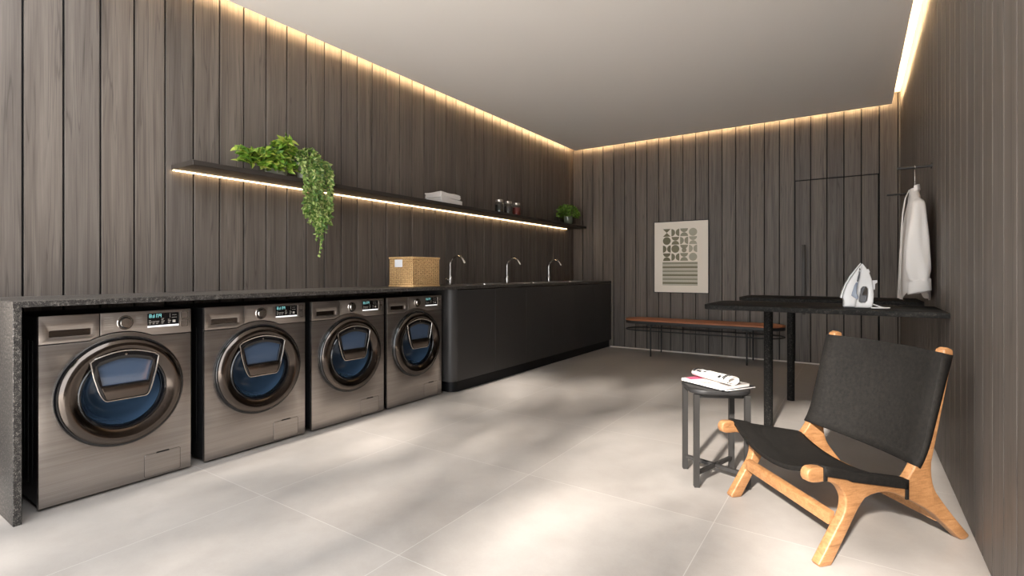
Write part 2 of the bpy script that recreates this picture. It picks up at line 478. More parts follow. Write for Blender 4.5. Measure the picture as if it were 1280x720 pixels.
# plinth under the cabinets, rounded at its free corner
pl_x = -2.905
out = [(XW, 3.40), ] + [(pl_x-.07+.07*math.cos(a), 3.47+.07*math.sin(a)) for a in [-PI/2+PI/2*i/8 for i in range(9)]] + [(pl_x, YB-.003), (XW, YB-.003)]
bm = NB(); prism(bm, out, lambda u, v, w: (u, v, w), 0, .100)
top(obj('cabinet_plinth', bm, M['plinth']), 'black recessed plinth under the row of charcoal cabinets', 'plinth')
cabs_lbl = ['charcoal base cabinet with rounded outer corner beside the last washing machine',
            'plain charcoal base cabinet, second in row from the washing machines',
            'plain charcoal base cabinet, third in row from the washing machines',
            'plain charcoal base cabinet, fourth in row from the washing machines',
            'plain charcoal base cabinet, fifth in row, next to the last one at back wall',
            'plain charcoal base cabinet against the boarded back wall']
for i in range(6):
    y0 = 3.42+.559*i; y1 = y0+.559
    t = thing('base_cabinet', cabs_lbl[i], 'cabinet', (-3.17, (y0+y1)/2, .1), 'charcoal cabinets under the sinks')
    bm = NB(); xb = XF-.022
    z0, z1 = .1015, .8985
    if i == 0:
        yl = 3.352; r = .07
        out = [(XW, yl)]+[(XF-r+r*math.cos(a), yl+r+r*math.sin(a)) for a in [-PI/2+PI/2*j/12 for j in range(13)]]+[(XF, y0+.002), (xb, y0+.002), (xb, y1-.0005), (XW, y1-.0005)]
    else: out = [(XW, y0+.0005), (xb, y0+.0005), (xb, y1-.0005), (XW, y1-.0005)]
    # carcass open at the top so the sink bowl hangs free
    if i == 0: out_in = [(XW+.018, yl+.02), (XF-.07, yl+.02), (xb-.018, y0+.02), (xb-.018, y1-.018), (XW+.018, y1-.018)]
    else: out_in = [(XW+.018, y0+.018), (xb-.018, y0+.018), (xb-.018, y1-.018), (XW+.018, y1-.018)]
    prism(bm, out, lambda u, v, w: (u, v, w), z0, .74, holes=[out_in])
    if i == 0:   # the rounded end panel alone goes up to the worktop
        oa = [(XW, yl)]+[(XF-r+r*math.cos(a), yl+r+r*math.sin(a)) for a in [-PI/2+PI/2*j/12 for j in range(13)]]+[(XF, y0+.001)]
        ia = [(XF-.018, y0+.001)]+[(XF-r+(r-.018)*math.cos(a), yl+r+(r-.018)*math.sin(a)) for a in [-PI/2*j/12 for j in range(13)]]+[(XW, yl+.018)]
        prism(bm, oa+ia, lambda u, v, w: (u, v, w), .74, z1)
   
    prism(bm, out_in, lambda u, v, w: (u, v, w), z0, z0+.018)
    obj('carcass', bm, M['charcoal'], t)
    bm = NB(); box(bm, (xb+.001, y0+.0012, z0), (XF, y1-.0006, z1-.006), .0015, 1)
    obj('door', bm, M['charcoal'], t)
sk_lbl = ['inset steel sink nearest the wicker basket', 'inset steel sink in the middle of the three', 'inset steel sink closest to the back wall']
tp_lbl = ['chrome gooseneck tap next to the wicker basket', 'middle chrome gooseneck tap on the dark worktop', 'chrome gooseneck tap closest to the back wall']
for i, ((a, b), ty) in enumerate(zip(SINKS, (3.90, 4.90, 5.87))):
    t = thing('sink', sk_lbl[i], 'sink', ((SX0+SX1)/2, (a+b)/2, .925), 'steel sinks in the worktop')
    bm = NB()
    x0, x1, y0, y1 = SX0+.002, SX1-.002, a+.002, b-.002
    prev = None
    for (ins, z) in ((0, .9265), (.006, .9265), (.008, .915), (.012, .78), (.05, .752), (.12, .750)):
        cur = ring(bm, [(u, v, z) for u, v in rrect(x0+ins, y0+ins, x1-ins, y1-ins, .035-min(ins, .03)*.2)])
        if prev: bridge(bm, prev, cur)
        prev = cur
    bm.faces.new(prev); obj('bowl', bm, M['sink_steel'], t)
    bm = NB(); prism(bm, rrect(SX0-.012, a-.012, SX1+.012, b+.012, .04), lambda u, v, w: (u, v, w), .9252, .9278,
                     holes=[rrect(x0+.004, y0+.004, x1-.004, y1-.004, .035)]); obj('rim', bm, M['sink_steel'], t)
    bm = NB(); lathe(bm, [(.0, .752), (.035, .752), (.035, .755), (.02, .7545), (0, .7535)], Matrix.Translation(((SX0+SX1)/2, (a+b)/2, 0)), 24, False)
    obj('drain', bm, M['chrome'], t)
    tx = -3.365
    t = thing('tap', tp_lbl[i], 'tap', (tx, ty, .9252), 'chrome taps over the sinks')
    bm = NB(); lathe(bm, [(.026, .9252), (.026, .931), (.020, .936), (.020, 1.0), (.017, 1.005)], Matrix.Translation((tx, ty, 0)), 24); obj('base', bm, M['chrome'], t)
    r = .088; pts = [(tx, ty, 1.0), (tx, ty, 1.05), (tx, ty, 1.12)]
    pts += [(tx+r-r*math.cos(q), ty, 1.12+r*math.sin(q)) for q in [PI*j/14*.86 for j in range(1, 15)]]
    bm = NB(); tube(bm, pts, .0105, 14); lx, lz = pts[-1][0], pts[-1][2]
    obj('spout', bm, M['chrome'], t)
    d = (Vector(pts[-1])-Vector(pts[-2])).normalized()
    bm = NB(); tube(bm, [Vector(pts[-1])-d*.004, Vector(pts[-1])+d*.028], .0135, 14); obj('nozzle', bm, M['chrome'], t)
    bm = NB(); tube(bm, [(tx, ty-.018, .968), (tx, ty-.04, .97), (tx+.012, ty-.075, .985)], [.009, .008, .005], 10); obj('lever', bm, M['chrome'], t)

# ------------------------------------------------------------------ washing machines
def washer(loc, label):
    t = thing('washing_machine', label, 'washing machine', loc, 'front loading washing machines under the worktop')
    L = dict(parent=t, world=False)
    YZ = lambda x0: (lambda u, v, w: (w, u, v))
    cz, hw = .475, .3075
    # cabinet, open at the front, with pressed ribs on its sides
    bm = NB(); d = -.50
    box(bm, (d, -.300, .02), (d+.012, .300, .85)); box(bm, (d, -.300, .842), (-.024, .300, .85)); box(bm, (d, -.3, .02), (-.024, .3, .03))
    for s in (-1, 1):
        box(bm, (d, s*.300-.004, .02), (-.024, s*.300+.004, .85), .001, 1)
        for xx in (-.10, -.16, -.22, -.3): box(bm, (xx-.006, s*.304-.003, .10), (xx+.006, s*.304+.003, .74), .002, 1)
    obj('cabinet', bm, M['dark_cab'], **L)
    def arc(r, lo, n=18):
        a0 = math.asin((lo-cz)/r); return [(r*math.cos(a), cz+r*math.sin(a)) for a in [a0+(PI-2*a0)*i/n for i in range(n+1)]]
    ar = arc(.283, .727)
    fr = [(-hw, .012), (hw, .012), (hw, .725)]+[(u, v-.002) for u, v in ar]+[(-hw, .725)]
    bm = NB(); prism(bm, fr, YZ(0), -.024, 0, holes=[circle(0, cz, .20, 48)], bev=.0035, seg=2); obj('front_panel', bm, M['steel'], **L)
    cp = [(hw, .729), (hw, .853), (-.0885, .853), (-.0885, .729+.002)]
    arr = [p for p in reversed(ar) if p[0] > -.086]
    cp = [(hw, .729), (hw, .853), (-.0885, .853), (-.0885, cz+math.sqrt(.285**2-.0885**2))]+[(u, v+.002) for u, v in arr]
    bm = NB(); prism(bm, cp, YZ(0), -.024, .001, bev=.003, seg=2); panel = obj('control_panel', bm, M['steel'], **L)
    al = [(u, v+.002) for u, v in reversed(ar) if u < -.092]
    dr = [(-.0915, .853), (-hw, .853), (-hw, .729)]+al+[(-.0915, cz+math.sqrt(.285**2-.0915**2))]
    bm = NB(); prism(bm, dr, YZ(0), -.024, .001, holes=[rrect(-.272, .757, -.122, .787, .006)], bev=.003, seg=2); dw = obj('detergent_drawer', bm, M['steel'], **L)
    bm = NB(); box(bm, (-.018, -.272, .757), (-.0125, -.122, .787)); obj('handle_recess', bm, M['bar'], parent=dw, world=False)
    # dial with printed programme lines
    RX = Matrix(((0, 0, 1, 0), (1, 0, 0, 0), (0, 1, 0, 0), (0, 0, 0, 1)))
    bm = NB(); lathe(bm, [(.0345, .001), (.0345, .006), (.0325, .008), (.029, .008), (.029, .004)], Matrix.Translation((0, .01, .802)) @ RX, 40, False); dial = obj('dial', bm, M['silver'], **L)
    bm = NB(); lathe(bm, [(.0285, .001), (.0285, .004), (.026, .0045)], Matrix.Translation((0, .01, .802)) @ RX, 40); obj('dial_gap', bm, M['black_gloss'], parent=dial, world=False)
    bm = NB(); lathe(bm, [(.0245, .002), (.0245, .018), (.022, .021), (0, .0215)], Matrix.Translation((0, .01, .802)) @ RX, 40, False); obj('knob', bm, M['silver'], parent=dial, world=False)
    bm = NB()
    for j in range(6):
        z = .776+.0105*j
        box(bm, (.001, -.074, z), (.0014, -.036, z+.0022))
    obj('programme_print', bm, M['print_grey'], parent=panel, world=False)
    bm = NB()
    for j in range(2, 6): box(bm, (.001, .054, .776+.0105*j), (.0014, .084, .7782+.0105*j))
    obj('programme_print', bm, M['print_grey'], parent=panel, world=False)
    # display
    bm = NB(); prism(bm, rrect(.104, .768, .247, .839, .003), YZ(0), .0005, .0025); dsp = obj('display', bm, M['black_gloss'], **L)
    bm = NB()
    def seg7(y, z, w, h, on, tk=.0022):
        q = {'a': (y, z+h-tk, y+w, z+h), 'g': (y, z+h/2-tk/2, y+w, z+h/2+tk/2), 'd': (y, z, y+w, z+tk), 'f': (y, z+h/2, y+tk, z+h), 'b': (y+w-tk, z+h/2, y+w, z+h), 'e': (y, z, y+tk, z+h/2), 'c': (y+w-tk, z, y+w, z+h/2)}
        for s_ in on:
            a = q[s_]; box(bm, (.0025, a[0], a[1]), (.0029, a[2], a[3]))
    for y, on in ((.112, 'abcdefg'), (.125, 'bcdg'), (.143, 'abcef'), (.156, 'abcfg')): seg7(y, .817, .010, .017, on)
    obj('digits', bm, M['display_cyan'], parent=dsp, world=False)
    bm = NB()
    box(bm, (.0025, .104, .7685), (.0031, .247, .777))
    obj('touch_strip', bm, M['display_white'], parent=dsp, world=False)
    bm = NB()
    for (y, ns) in ((.110, 4), (.126, 3), (.142, 3), (.166, 5), (.196, 4)):
        for j in range(ns): box(bm, (.0025, y, .785+.006*j), (.0028, y+.009+.003*((j*7) % 3), .7868+.006*j))
    box(bm, (.0025, .218, .787), (.0028, .231, .80)); box(bm, (.0025, .214, .812), (.0028, .238, .8135)); box(bm, (.0025, .216, .825), (.0028, .236, .8265))
    box(bm, (.0025, .205, .812), (.0028, .2062, .834))
    obj('display_print', bm, M['print_grey'], parent=dsp, world=False)
    for (z0, z1) in ((.806, .838), (.764, .798)):
        bm = NB(); prism(bm, rrect(.259, z0, .289, z1, .003), YZ(0), .0005, .003, bev=.0008, seg=1); bt = obj('button', bm, M['steel'], **L)
        bm = NB(); prism(bm, rrect(.2575, z0-.0015, .2905, z1+.0015, .004), YZ(0), .0005, .002, holes=[rrect(.2605, z0+.0015, .2875, z1-.0015, .003)])
        for v in bm.verts: v.co.x += .0016
        obj('button_outline', bm, M['silver'], parent=bt, world=False)
    # door
    RC = Matrix.Translation((0, 0, cz)) @ RX
    bm = NB(); lathe(bm, [(.252, .018), (.250, .030), (.240, .040), (.225, .044), (.205, .040), (.186, .030), (.180, .027), (.178, .012), (.24, .008)], RC, 72, False); door = obj('door', bm, M['ring'], **L)
    bm = NB(); lathe(bm, [(.262, .0005), (.2635, .010), (.262, .020), (.256, .0265), (.2505, .0265), (.2495, .010), (.2495, .0005)], RC, 72, False); obj('door_rim', bm, M['black_gloss'], parent=door, world=False)
    bm = NB(); lathe(bm, [(.1805, .027), (.176, .031), (.170, .029), (.163, .018), (.160, .0), (.164, -.01)], RC, 72, False); obj('inner_ring', bm, M['black_gloss'], parent=door, world=False)
    bm = NB(); lathe(bm, [(.166, .016), (.160, -.005), (.150, -.045), (.135, -.085), (.105, -.108), (.06, -.118), (0, -.12)], RC, 72, False); obj('glass_bowl', bm, M['bowl'], parent=door, world=False)
    # flap in the upper half of the door
    top_arc = [(-.140+.280*i/16, .640+.034*math.sin(PI*i/16)) for i in range(17)]
    o_ = list(reversed(top_arc))
    bl = bez((-.128, .56), (-.088, .437), (-.06, .437), 6)
    outer = [(.140, .632)]+o_[1:-1]+[(-.140, .632), (-.128, .56)]+bez((-.112, .50), (-.093, .440), (-.074, .440), 5)+bez((.080, .440), (.098, .440), (.113, .50), 5)+[(.128, .56)]
    def inset(pl, s, c=(0, .545)): return [(c[0]+(u-c[0])*s, c[1]+(v-c[1])*s) for u, v in pl]
    hole = [(.112, .608)]+[(-.112+.224*(1-i/12), .608+.026*math.sin(PI*i/12)) for i in range(1, 12)]+[(-.112, .608), (-.092, .515), (.092, .515)]
    bm = NB(); prism(bm, inset(outer, .975), YZ(0), .024, .044, holes=[hole], bev=.003, seg=2); flap = obj('flap', bm, M['black_gloss'], parent=door, world=False)
    def loop3(pl, x): return [(x, u, v) for u, v in pl]
    def lens(x0, z): return x0
    bm = NB(); tube(bm, loop3(inset(outer, .985), .0445), .0032, 8, True); obj('flap_trim', bm, M['silver'], parent=door, world=False)
    bm = NB(); prism(bm, [(-.098, .508), (-.080, .452), (-.07, .448), (.075, .448), (.086, .452), (.100, .508)], YZ(0), .040, .050, bev=.003, seg=2); obj('flap_handle', bm, M['bar'], parent=door, world=False)
    bm = NB(); prism(bm, inset(hole, 1.02, (0, .57)), YZ(0), .026, .030); obj('flap_window', bm, M['flap_glass'], parent=door, world=False)
    bm = NB(); lathe(bm, [(.005, .0435), (.005, .0455), (0, .0457)], Matrix.Translation((0, 0, .655)) @ RX, 16, False); obj('flap_mark', bm, M['silver'], parent=door, world=False)
    # pump filter hatch
    bm = NB(); prism(bm, rrect(.092, .020, .254, .130, .008), YZ(0), -.002, .0012, bev=.001, seg=1); h = obj('filter_hatch', bm, M['steel'], **L)
    bm = NB(); prism(bm, rrect(.0905, .0185, .2555, .1315, .009), YZ(0), .0002, .0007, holes=[rrect(.0918, .0198, .2542, .1302, .008)]); obj('hatch_gap', bm, GROOVE, parent=h, world=False)
    bm = NB(); prism(bm, [(.142, .1275), (.205, .1275), (.200, .1345), (.147, .1345)], YZ(0), .0003, .0016); obj('hatch_pull', bm, GROOVE, parent=h, world=False)
    for x in (-.08, -.44):
        for y in (-.25, .25):
            bm = NB(); cyl(bm, (x, y, 0), (x, y, .021), .02, 16); obj('foot', bm, M['black_plastic'], **L)
    return t
WX = -2.95
w0 = washer((WX, 1.005, 0), 'steel front loading washing machine beside the granite end panel')
for y, lb in ((1.688, 'steel front loading washing machine, second from the granite end panel'),
              (2.351, 'steel front loading washing machine, third from the granite end panel'),
              (2.998, 'steel front loading washing machine beside the charcoal cabinets')):
    dup(w0, (WX, y, 0), lb)

# ------------------------------------------------------------------ shelf with light strip
SZ0, SZ1, SF = 1.673, 1.703, -3.20
sh = thing('wall_shelf', 'long dark wooden wall shelf with warm light strip underneath', 'shelf', (-3.34, 4.0, SZ0))
bm = NB(); box(bm, (XW, 1.435, SZ0), (SF, 6.66, SZ1), .0015, 1); obj('board', bm, M['shelf'], sh)
bm = NB(); box(bm, (XL+.012, 1.44, SZ0-.005), (XL+.020, 6.56, SZ0), .001, 1); obj('light_strip', bm, M['led'], sh)

# ------------------------------------------------------------------ plants
def leaf(bm, p, dirv, nrm, L, W, fold=.25, droop=.2):
    d = Vector(dirv).normalized(); n = Vector(nrm); n = (n-d*n.dot(d))
    n = n.normalized() if n.length > 1e-4 else d.orthogonal().normalized()
    s = d.cross(n); p = Vector(p)
    prof = [(0, .05), (.12, .42), (.35, .5), (.65, .33), (1, 0)]
    mid = []; lf = []; rt = []
    for t, w in prof:
        c = p+d*(t*L)-n*(droop*L*t*t)
        mid.append(bm.verts.new(c))
        if w > 0:
            lf.append(bm.verts.new(c+s*w*W+n*fold*w*W)); rt.append(bm.verts.new(c-s*w*W+n*fold*w*W))
        else: lf.append(mid[-1]); rt.append(mid[-1])
    for i in range(4):
        for q in (lf, rt):
            vs = [mid[i], mid[i+1], q[i+1], q[i]]; vs2 = []
            for v in vs:
                if v not in vs2: vs2.append(v)
            bm.faces.new(vs2)

def rv(rng): 
    while True:
        v = Vector((rng.uniform(-1, 1), rng.uniform(-1, 1), rng.uniform(-1, 1)))
        if .05 < v.length < 1: return v.normalized()

def bowl_pot(bm, x, y, z, r0, r1, h, th=.006):
    lathe(bm, [(0, z), (r0, z), (r0+.3*(r1-r0), z+h*.15), (r1, z+h*.9), (r1, z+h), (r1-th, z+h), (r1-th-.004, z+h*.8), (0, z+h*.8)], Matrix.Translation((x, y, 0)), 32, False)

rng = random.Random(11)
SHZ = SZ1
# pothos on the left part of the shelf
px_, py_ = -3.33, 2.03
t = thing('pothos_plant', 'leafy light green pothos spreading along left end of the shelf', 'plant', (px_, py_, SHZ))
bm = NB(); bowl_pot(bm, px_, py_, SHZ, .06, .075, .075); obj('pot', bm, M['pot_pale'], t)
bm = NB(); lathe(bm, [(0, SHZ+.063), (.063, SHZ+.0625)], Matrix.Translation((px_, py_, 0)), 24, False); obj('soil', bm, M['soil'], t)
bl_, bs_ = NB(), NB()
runs = []
for i in range(24):
    a = rng.uniform(0, 2*PI); r = rng.uniform(.02, .15)
    end = Vector((px_+.085*math.cos(a)+.01, py_+r*1.15*math.sin(a), SHZ+.10+rng.uniform(.0, .15)))
    runs.append([(px_, py_, SHZ+.08), ((px_+end.x)/2, (py_+end.y)/2, max(end.z, SHZ+.14)), end])
for i in range(11):
    yy = rng.uniform(1.70, 1.92); zz = SHZ+rng.uniform(.03, .14)
    runs.append([(px_, py_, SHZ+.08), (px_+rng.uniform(0, .08), py_-.12, SHZ+.11+rng.uniform(0, .05)), (px_+rng.uniform(.0, .10), (yy+py_)/2-.04, (zz+SHZ+.12)/2), (px_+rng.uniform(.02, .13), yy, zz)])
for i in range(14):
    yy = py_+rng.uniform(-.15, .11)
    runs.append([(px_, py_, SHZ+.07), (px_+.05, (py_+yy)/2, SHZ+.12), (px_+.085, yy, SHZ+rng.uniform(.015, .06))])
for run in runs:
    pts = catmull(run, 5); tube(bs_, pts, .0022, 5)
    for j, p in enumerate(pts):
        if j < 2 or rng.random() < .22: continue
        for q in range(2):
            dv = Vector((rng.uniform(-.3, 1), rng.uniform(-1, 1), rng.uniform(-.4, .7))); 
            leaf(bl_, p, dv, Vector((.5, -.3, 1))+rv(rng)*.6, rng.uniform(.035, .062), rng.uniform(.032, .052), .3, .3)
for v in bl_.verts:
    v.co.x = max(v.co.x, XL+.012); v.co.z = max(v.co.z, SHZ+.004) if v.co.x < SF+.01 else v.co.z
obj('stems', bs_, M['stem'], t); obj('foliage', bl_, M['leaf_pothos'], t, recalc=False)
# trailing ivy
px_, py_ = -3.285, 2.235
t = thing('trailing_ivy', 'bushy ivy hanging over the shelf edge in a long tapering trail', 'plant', (px_, py_, SHZ))
bm = NB(); bowl_pot(bm, px_, py_, SHZ, .06, .075, .13); obj('pot', bm, M['pot_pale'], t)
bm = NB(); lathe(bm, [(0, SHZ+.105), (.066, SHZ+.104)], Matrix.Translation((px_, py_, 0)), 24, False); obj('soil', bm, M['soil'], t)
bl_, bs_ = NB(), NB()
for i in range(250):
    v = rv(rng); v.z = abs(v.z)*1.0-.25
    p = Vector((px_+.01, py_, SHZ+.13))+Vector((v.x*.085, v.y*.10, v.z*.115))
    leaf(bl_, p, v+rv(rng)*.6, rv(rng)+Vector((.5, -.4, .6)), rng.uniform(.022, .036), rng.uniform(.018, .028), .25, .3)
for i in range(34):
    y = py_+rng.uniform(-.105, .125); c = 1-abs(y-py_-.03)/.15
    zend = 1.62-rng.uniform(.05, .22)-.27*max(0, c)*rng.random()
    if i < 3: zend = 1.17+.05*i; y = py_+.03+.02*(i-1)
    x = SF+rng.uniform(.012, .05)
    ye = py_+.03+(y-py_-.03)*(.9 if zend > 1.4 else .6)
    run = [(px_, py_+(y-py_)*.4, SHZ+.13), (SF-.02, y, SHZ+.14), (x, y, SHZ+.02), (x, (y*2+ye)/3, 1.55), (x-.01+rng.uniform(-.01, .02), ye+rng.uniform(-.012, .012), (1.55+zend)/2 if zend < 1.5 else 1.52), (x-.01, ye, min(zend, 1.5))]
    pts = catmull(run, 7); tube(bs_, pts, .0018, 5)
    for j, p in enumerate(pts):
        if j < 5: continue
        low = p.z < 1.36
        for q in range(1 if low and rng.random() < .6 else 2):
            sz = .019 if low else .026
            leaf(bl_, p, Vector((rng.uniform(-.2, 1), rng.uniform(-1, 1), rng.uniform(-1, .3))), Vector((.8, -.5, .4))+rv(rng)*.6, sz*rng.uniform(.8, 1.35), sz*rng.uniform(.7, 1.05), .25, .3)
for v in bl_.verts:
    if SZ0-.03 < v.co.z < SHZ+.004 and v.co.x < SF+.006: v.co.x = SF+.006
    v.co.x = max(v.co.x, XL+.012)
obj('stems', bs_, M['stem'], t); obj('foliage', bl_, M['leaf_ivy'], t, recalc=False)
# round bush at the far end
px_, py_ = -3.335, 6.36
t = thing('round_bush_plant', 'round green potted bush at far right end of the shelf', 'plant', (px_, py_, SHZ))
bm = NB(); lathe(bm, [(0, SHZ), (.055, SHZ), (.062, SHZ+.01), (.066, SHZ+.115), (.066, SHZ+.12), (.060, SHZ+.12), (.058, SHZ+.1), (0, SHZ+.1)], Matrix.Translation((px_, py_, 0)), 32, False); obj('pot', bm, M['pot_white'], t)
bl_, bs_ = NB(), NB()
cc = Vector((px_, py_, SHZ+.155))
for i in range(760):
    v = rv(rng); v.z = v.z if v.z > -.35 else -v.z
    rr = rng.uniform(.6, 1)
    p = cc+Vector((v.x*.125*rr, v.y*.235*rr, v.z*.125*rr))
    leaf(bl_, p, v+rv(rng)*.7, v+rv(rng)*.5, rng.uniform(.022, .036), rng.uniform(.02, .03), .2, .2)
    if i % 12 == 0: tube(bs_, [(px_, py_, SHZ+.1), (px_*.6+p.x*.4, py_*.6+p.y*.4, SHZ+.15), p], .0018, 5)
for v in bl_.verts: v.co.x = max(v.co.x, XL+.012)
obj('stems', bs_, M['stem'], t); obj('foliage', bl_, M['leaf_bush'], t, recalc=False)

# ------------------------------------------------------------------ towels and jars on the shelf
def towel(x0, y0, z0, x1, y1, z1, seed):
    """folded towel: a spiral of cloth seen at its open edges"""
    bm = NB(); n = 4; rg = random.Random(seed)
    h = (z1-z0)/n
    for i in range(n):
        a = z0+i*h; j = rg.uniform(-.006, .006)
        vs = box(bm, (x0+abs(j), y0+rg.uniform(0, .008), a+.0006), (x1-rg.uniform(0, .006), y1-rg.uniform(0, .01), a+h), h*.44, 3)
    # soft fold joining the layers on the front side
    prism(bm, [(y0+.01, z0+.001), (y1-.01, z0+.001), (y1-.01, z1), (y0+.01, z1)], lambda u, v, w: (w, u, v), x1-.03, x1-.004, bev=.003, seg=2)
    bmesh.ops.subdivide_edges(bm, edges=[e for e in bm.edges if e.calc_length() > .1], cuts=9, use_grid_fill=True)
    for v in bm.verts:
        v.co.z += .004*math.sin(v.co.y*31+seed)*math.sin(v.co.x*23+seed*2)*(1 if v.co.z > z0+.01 else 0) - .010*((v.co.y-y0)/(y1-y0))**2*(v.co.z-z0)/.05
        v.co.x += .003*math.sin(v.co.y*40+seed*3)
    return bm
tl = ['folded white towel lying directly on the shelf, under another', 'folded white towel on top of the towel stack on the shelf']
top(obj('folded_towel', towel(-3.455, 3.62, SHZ+.0005, -3.225, 3.93, SHZ+.052, 1), M['white_cotton'], ang=60), tl[0], 'towel', 'folded white towels on the shelf')
top(obj('folded_towel', towel(-3.445, 3.61, SHZ+.0545, -3.235, 3.91, SHZ+.106, 5), M['white_cotton'], ang=60), tl[1], 'towel', 'folded white towels on the shelf')
for y, mt, lb in ((4.655, 'coffee', 'glass jar of black contents, nearest the folded towels'), (4.83, 'grey_fill', 'glass jar of grey contents in the middle of three'), (5.0, 'red_fill', 'glass jar of red contents on the wall shelf')):
    x = -3.30
    t = thing('storage_jar', lb, 'jar', (x, y, SHZ), 'glass jars on the shelf')
    Tm = Matrix.Translation((x, y, SHZ))
    bm = NB(); lathe(bm, [(0, .0004), (.046, .0004), (.050, .006), (.050, .105), (.038, .125), (.038, .135), (.0355, .135), (.0355, .124), (.0470, .104), (.0470, .007), (0, .0045)], Tm, 32, False); obj('glass_body', bm, M['glass'], t)
    bm = NB(); lathe(bm, [(0, .006), (.0455, .0075), (.0455, .098), (0, .101)], Tm, 32, False); obj('contents', bm, M[mt], t)
    bm = NB(); lathe(bm, [(.0405, .128), (.0415, .130), (.0415, .150), (.039, .153), (0, .1535)], Tm, 32, False); obj('lid', bm, M['lid'], t)

# ------------------------------------------------------------------ wicker basket
bx0, bx1, by0, by1, bz = -3.285, -3.02, 3.03, 3.345, .9255
t = thing('wicker_basket', 'square natural wicker basket with white tag on the worktop', 'basket', ((bx0+bx1)/2, (by0+by1)/2, bz))
bm = NB(); H_ = .245; rows = 15
def rect_path(n):
    P = []
    per = [((bx0, by0), (bx1, by0)), ((bx1, by0), (bx1, by1)), ((bx1, by1), (bx0, by1)), ((bx0, by1), (bx0, by0))]
    for (a, b) in per:
        for i in range(n): P.append((a[0]+(b[0]-a[0])*i/n, a[1]+(b[1]-a[1])*i/n))
    return P
bpth = rect_path(12)
cxb, cyb = (bx0+bx1)/2, (by0+by1)/2
for r_ in range(rows):
    z = bz+.012+r_*(H_-.02)/(rows-1)
    pts = []
    for i, (x, y) in enumerate(bpth):
        o = .0055*(1 if (i+r_) % 2 else -1)
        n_ = i//12; nx, ny = ((0, -1), (1, 0), (0, 1), (-1, 0))[n_]
        if i % 12 == 0: nx, ny, o = 0, 0, 0
        pts.append((x+nx*o, y+ny*o, z))
    tube(bm, pts, .0060, 8, True)
for i, (x, y) in enumerate(bpth): cyl(bm, (x, y, bz+.004), (x, y, bz+H_-.004), .0042, 6)
box(bm, (bx0, by0, bz+.001), (bx1, by1, bz+.008))
obj('woven_body', bm, M['wicker'], t)
for z in (bz+.007, bz+H_-.003):
    bm = NB(); pts = [(x, y, z) for x, y in rrect(bx0-.006, by0-.006, bx1+.006, by1+.006, .008, 3)]
    tube(bm, pts, .0085, 8, True)
    if z < bz+.05:
        for v in bm.verts: v.co.z = max(v.co.z, bz)
    obj('rim', bm, M['wicker'], t)
bm = NB(); box(bm, (-3.215, by0-.0145, bz+.165), (-3.125, by0-.011, bz+.228), .001, 1); obj('tag', bm, M['tag_white'], t)

# ------------------------------------------------------------------ framed print
pxa, pxb, pza, pzb = -2.252, -1.546, .778, 1.719
yf = YB-.001
t = thing('framed_print', 'framed cream poster of olive geometric shapes and stripes on back wall', 'picture', ((pxa+pxb)/2, yf, pza))
bm = NB(); prism(bm, [(pxa, pza), (pxb, pza), (pxb, pzb), (pxa, pzb)], lambda u, v, w: (u, yf-w, v), 0, .03, holes=[[(pxa+.008, pza+.008), (pxb-.008, pza+.008), (pxb-.008, pzb-.008), (pxa+.008, pzb-.008)]], bev=.001, seg=1); obj('frame', bm, M['frame'], t)
bm = NB(); box(bm, (pxa+.008, yf-.024, pza+.008), (pxb-.008, yf-.002, pzb-.008)); paper = obj('paper', bm, M['paper'], t)
olive = [flat('olive_ink_%d' % i, c, .8) for i, c in enumerate([(.19, .175, .11), (.24, .225, .15), (.34, .325, .24), (.46, .44, .345)])]
bm = NB(); gx0, gx1, gz1, gz0 = -2.135, -1.685, 1.622, 1.195
cw, chh = (gx1-gx0)/4, (gz1-gz0)/4
rows_ = ['TBHC', 'CHBH', 'BCGB', 'HBHC']
pf = lambda u, v, w: (u, yf-w, v)
def half(cx, cz_, r, a0, n=14): return [(cx+r*math.cos(a0+PI*i/n), cz_+r*math.sin(a0+PI*i/n)) for i in range(n+1)]
for ri, row in enumerate(rows_):
    for ci, ch in enumerate(row):
        cx, cz_ = gx0+cw*(ci+.5), gz1-chh*(ri+.5); r = cw*.455; hh = chh*.47
        if ch == 'C': prism(bm, circle(cx, cz_, r, 32), pf, .0242, .0246, mi=ci)
        elif ch == 'T':
            prism(bm, [(cx-r, cz_+hh), (cx, cz_), (cx+r, cz_+hh)], pf, .0242, .0246, mi=ci); prism(bm, [(cx-r, cz_-hh), (cx+r, cz_-hh), (cx, cz_)], pf, .0242, .0246, mi=ci)
        elif ch in 'HG':
            prism(bm, half(cx, cz_+hh, min(r, hh*.98), PI), pf, .0242, .0246, mi=ci)
            if ch == 'H': prism(bm, half(cx, cz_-hh, min(r, hh*.98), 0), pf, .0242, .0246, mi=ci)
            else: prism(bm, circle(cx, cz_-hh*.35, r*.6), pf, .0242, .0246, mi=ci)
        elif ch == 'B':
            prism(bm, half(cx-r, cz_, hh*.95, -PI/2), pf, .0242, .0246, mi=ci); prism(bm, half(cx+r, cz_, hh*.95, PI/2), pf, .0242, .0246, mi=ci)
sz1, sz0 = 1.182, .872
for i in range(6):
    a = sz1-(sz1-sz0)*i/6
    prism(bm, [(gx0, a-.030), (gx1, a-.030), (gx1, a), (gx0, a)], pf, .0242, .0246, mi=1 if i % 2 else 2)
    prism(bm, [(gx0, a-.045), (gx1, a-.045), (gx1, a-.034), (gx0, a-.034)], pf, .0242, .0246, mi=3)
obj('printed_shapes', bm, olive, paper)

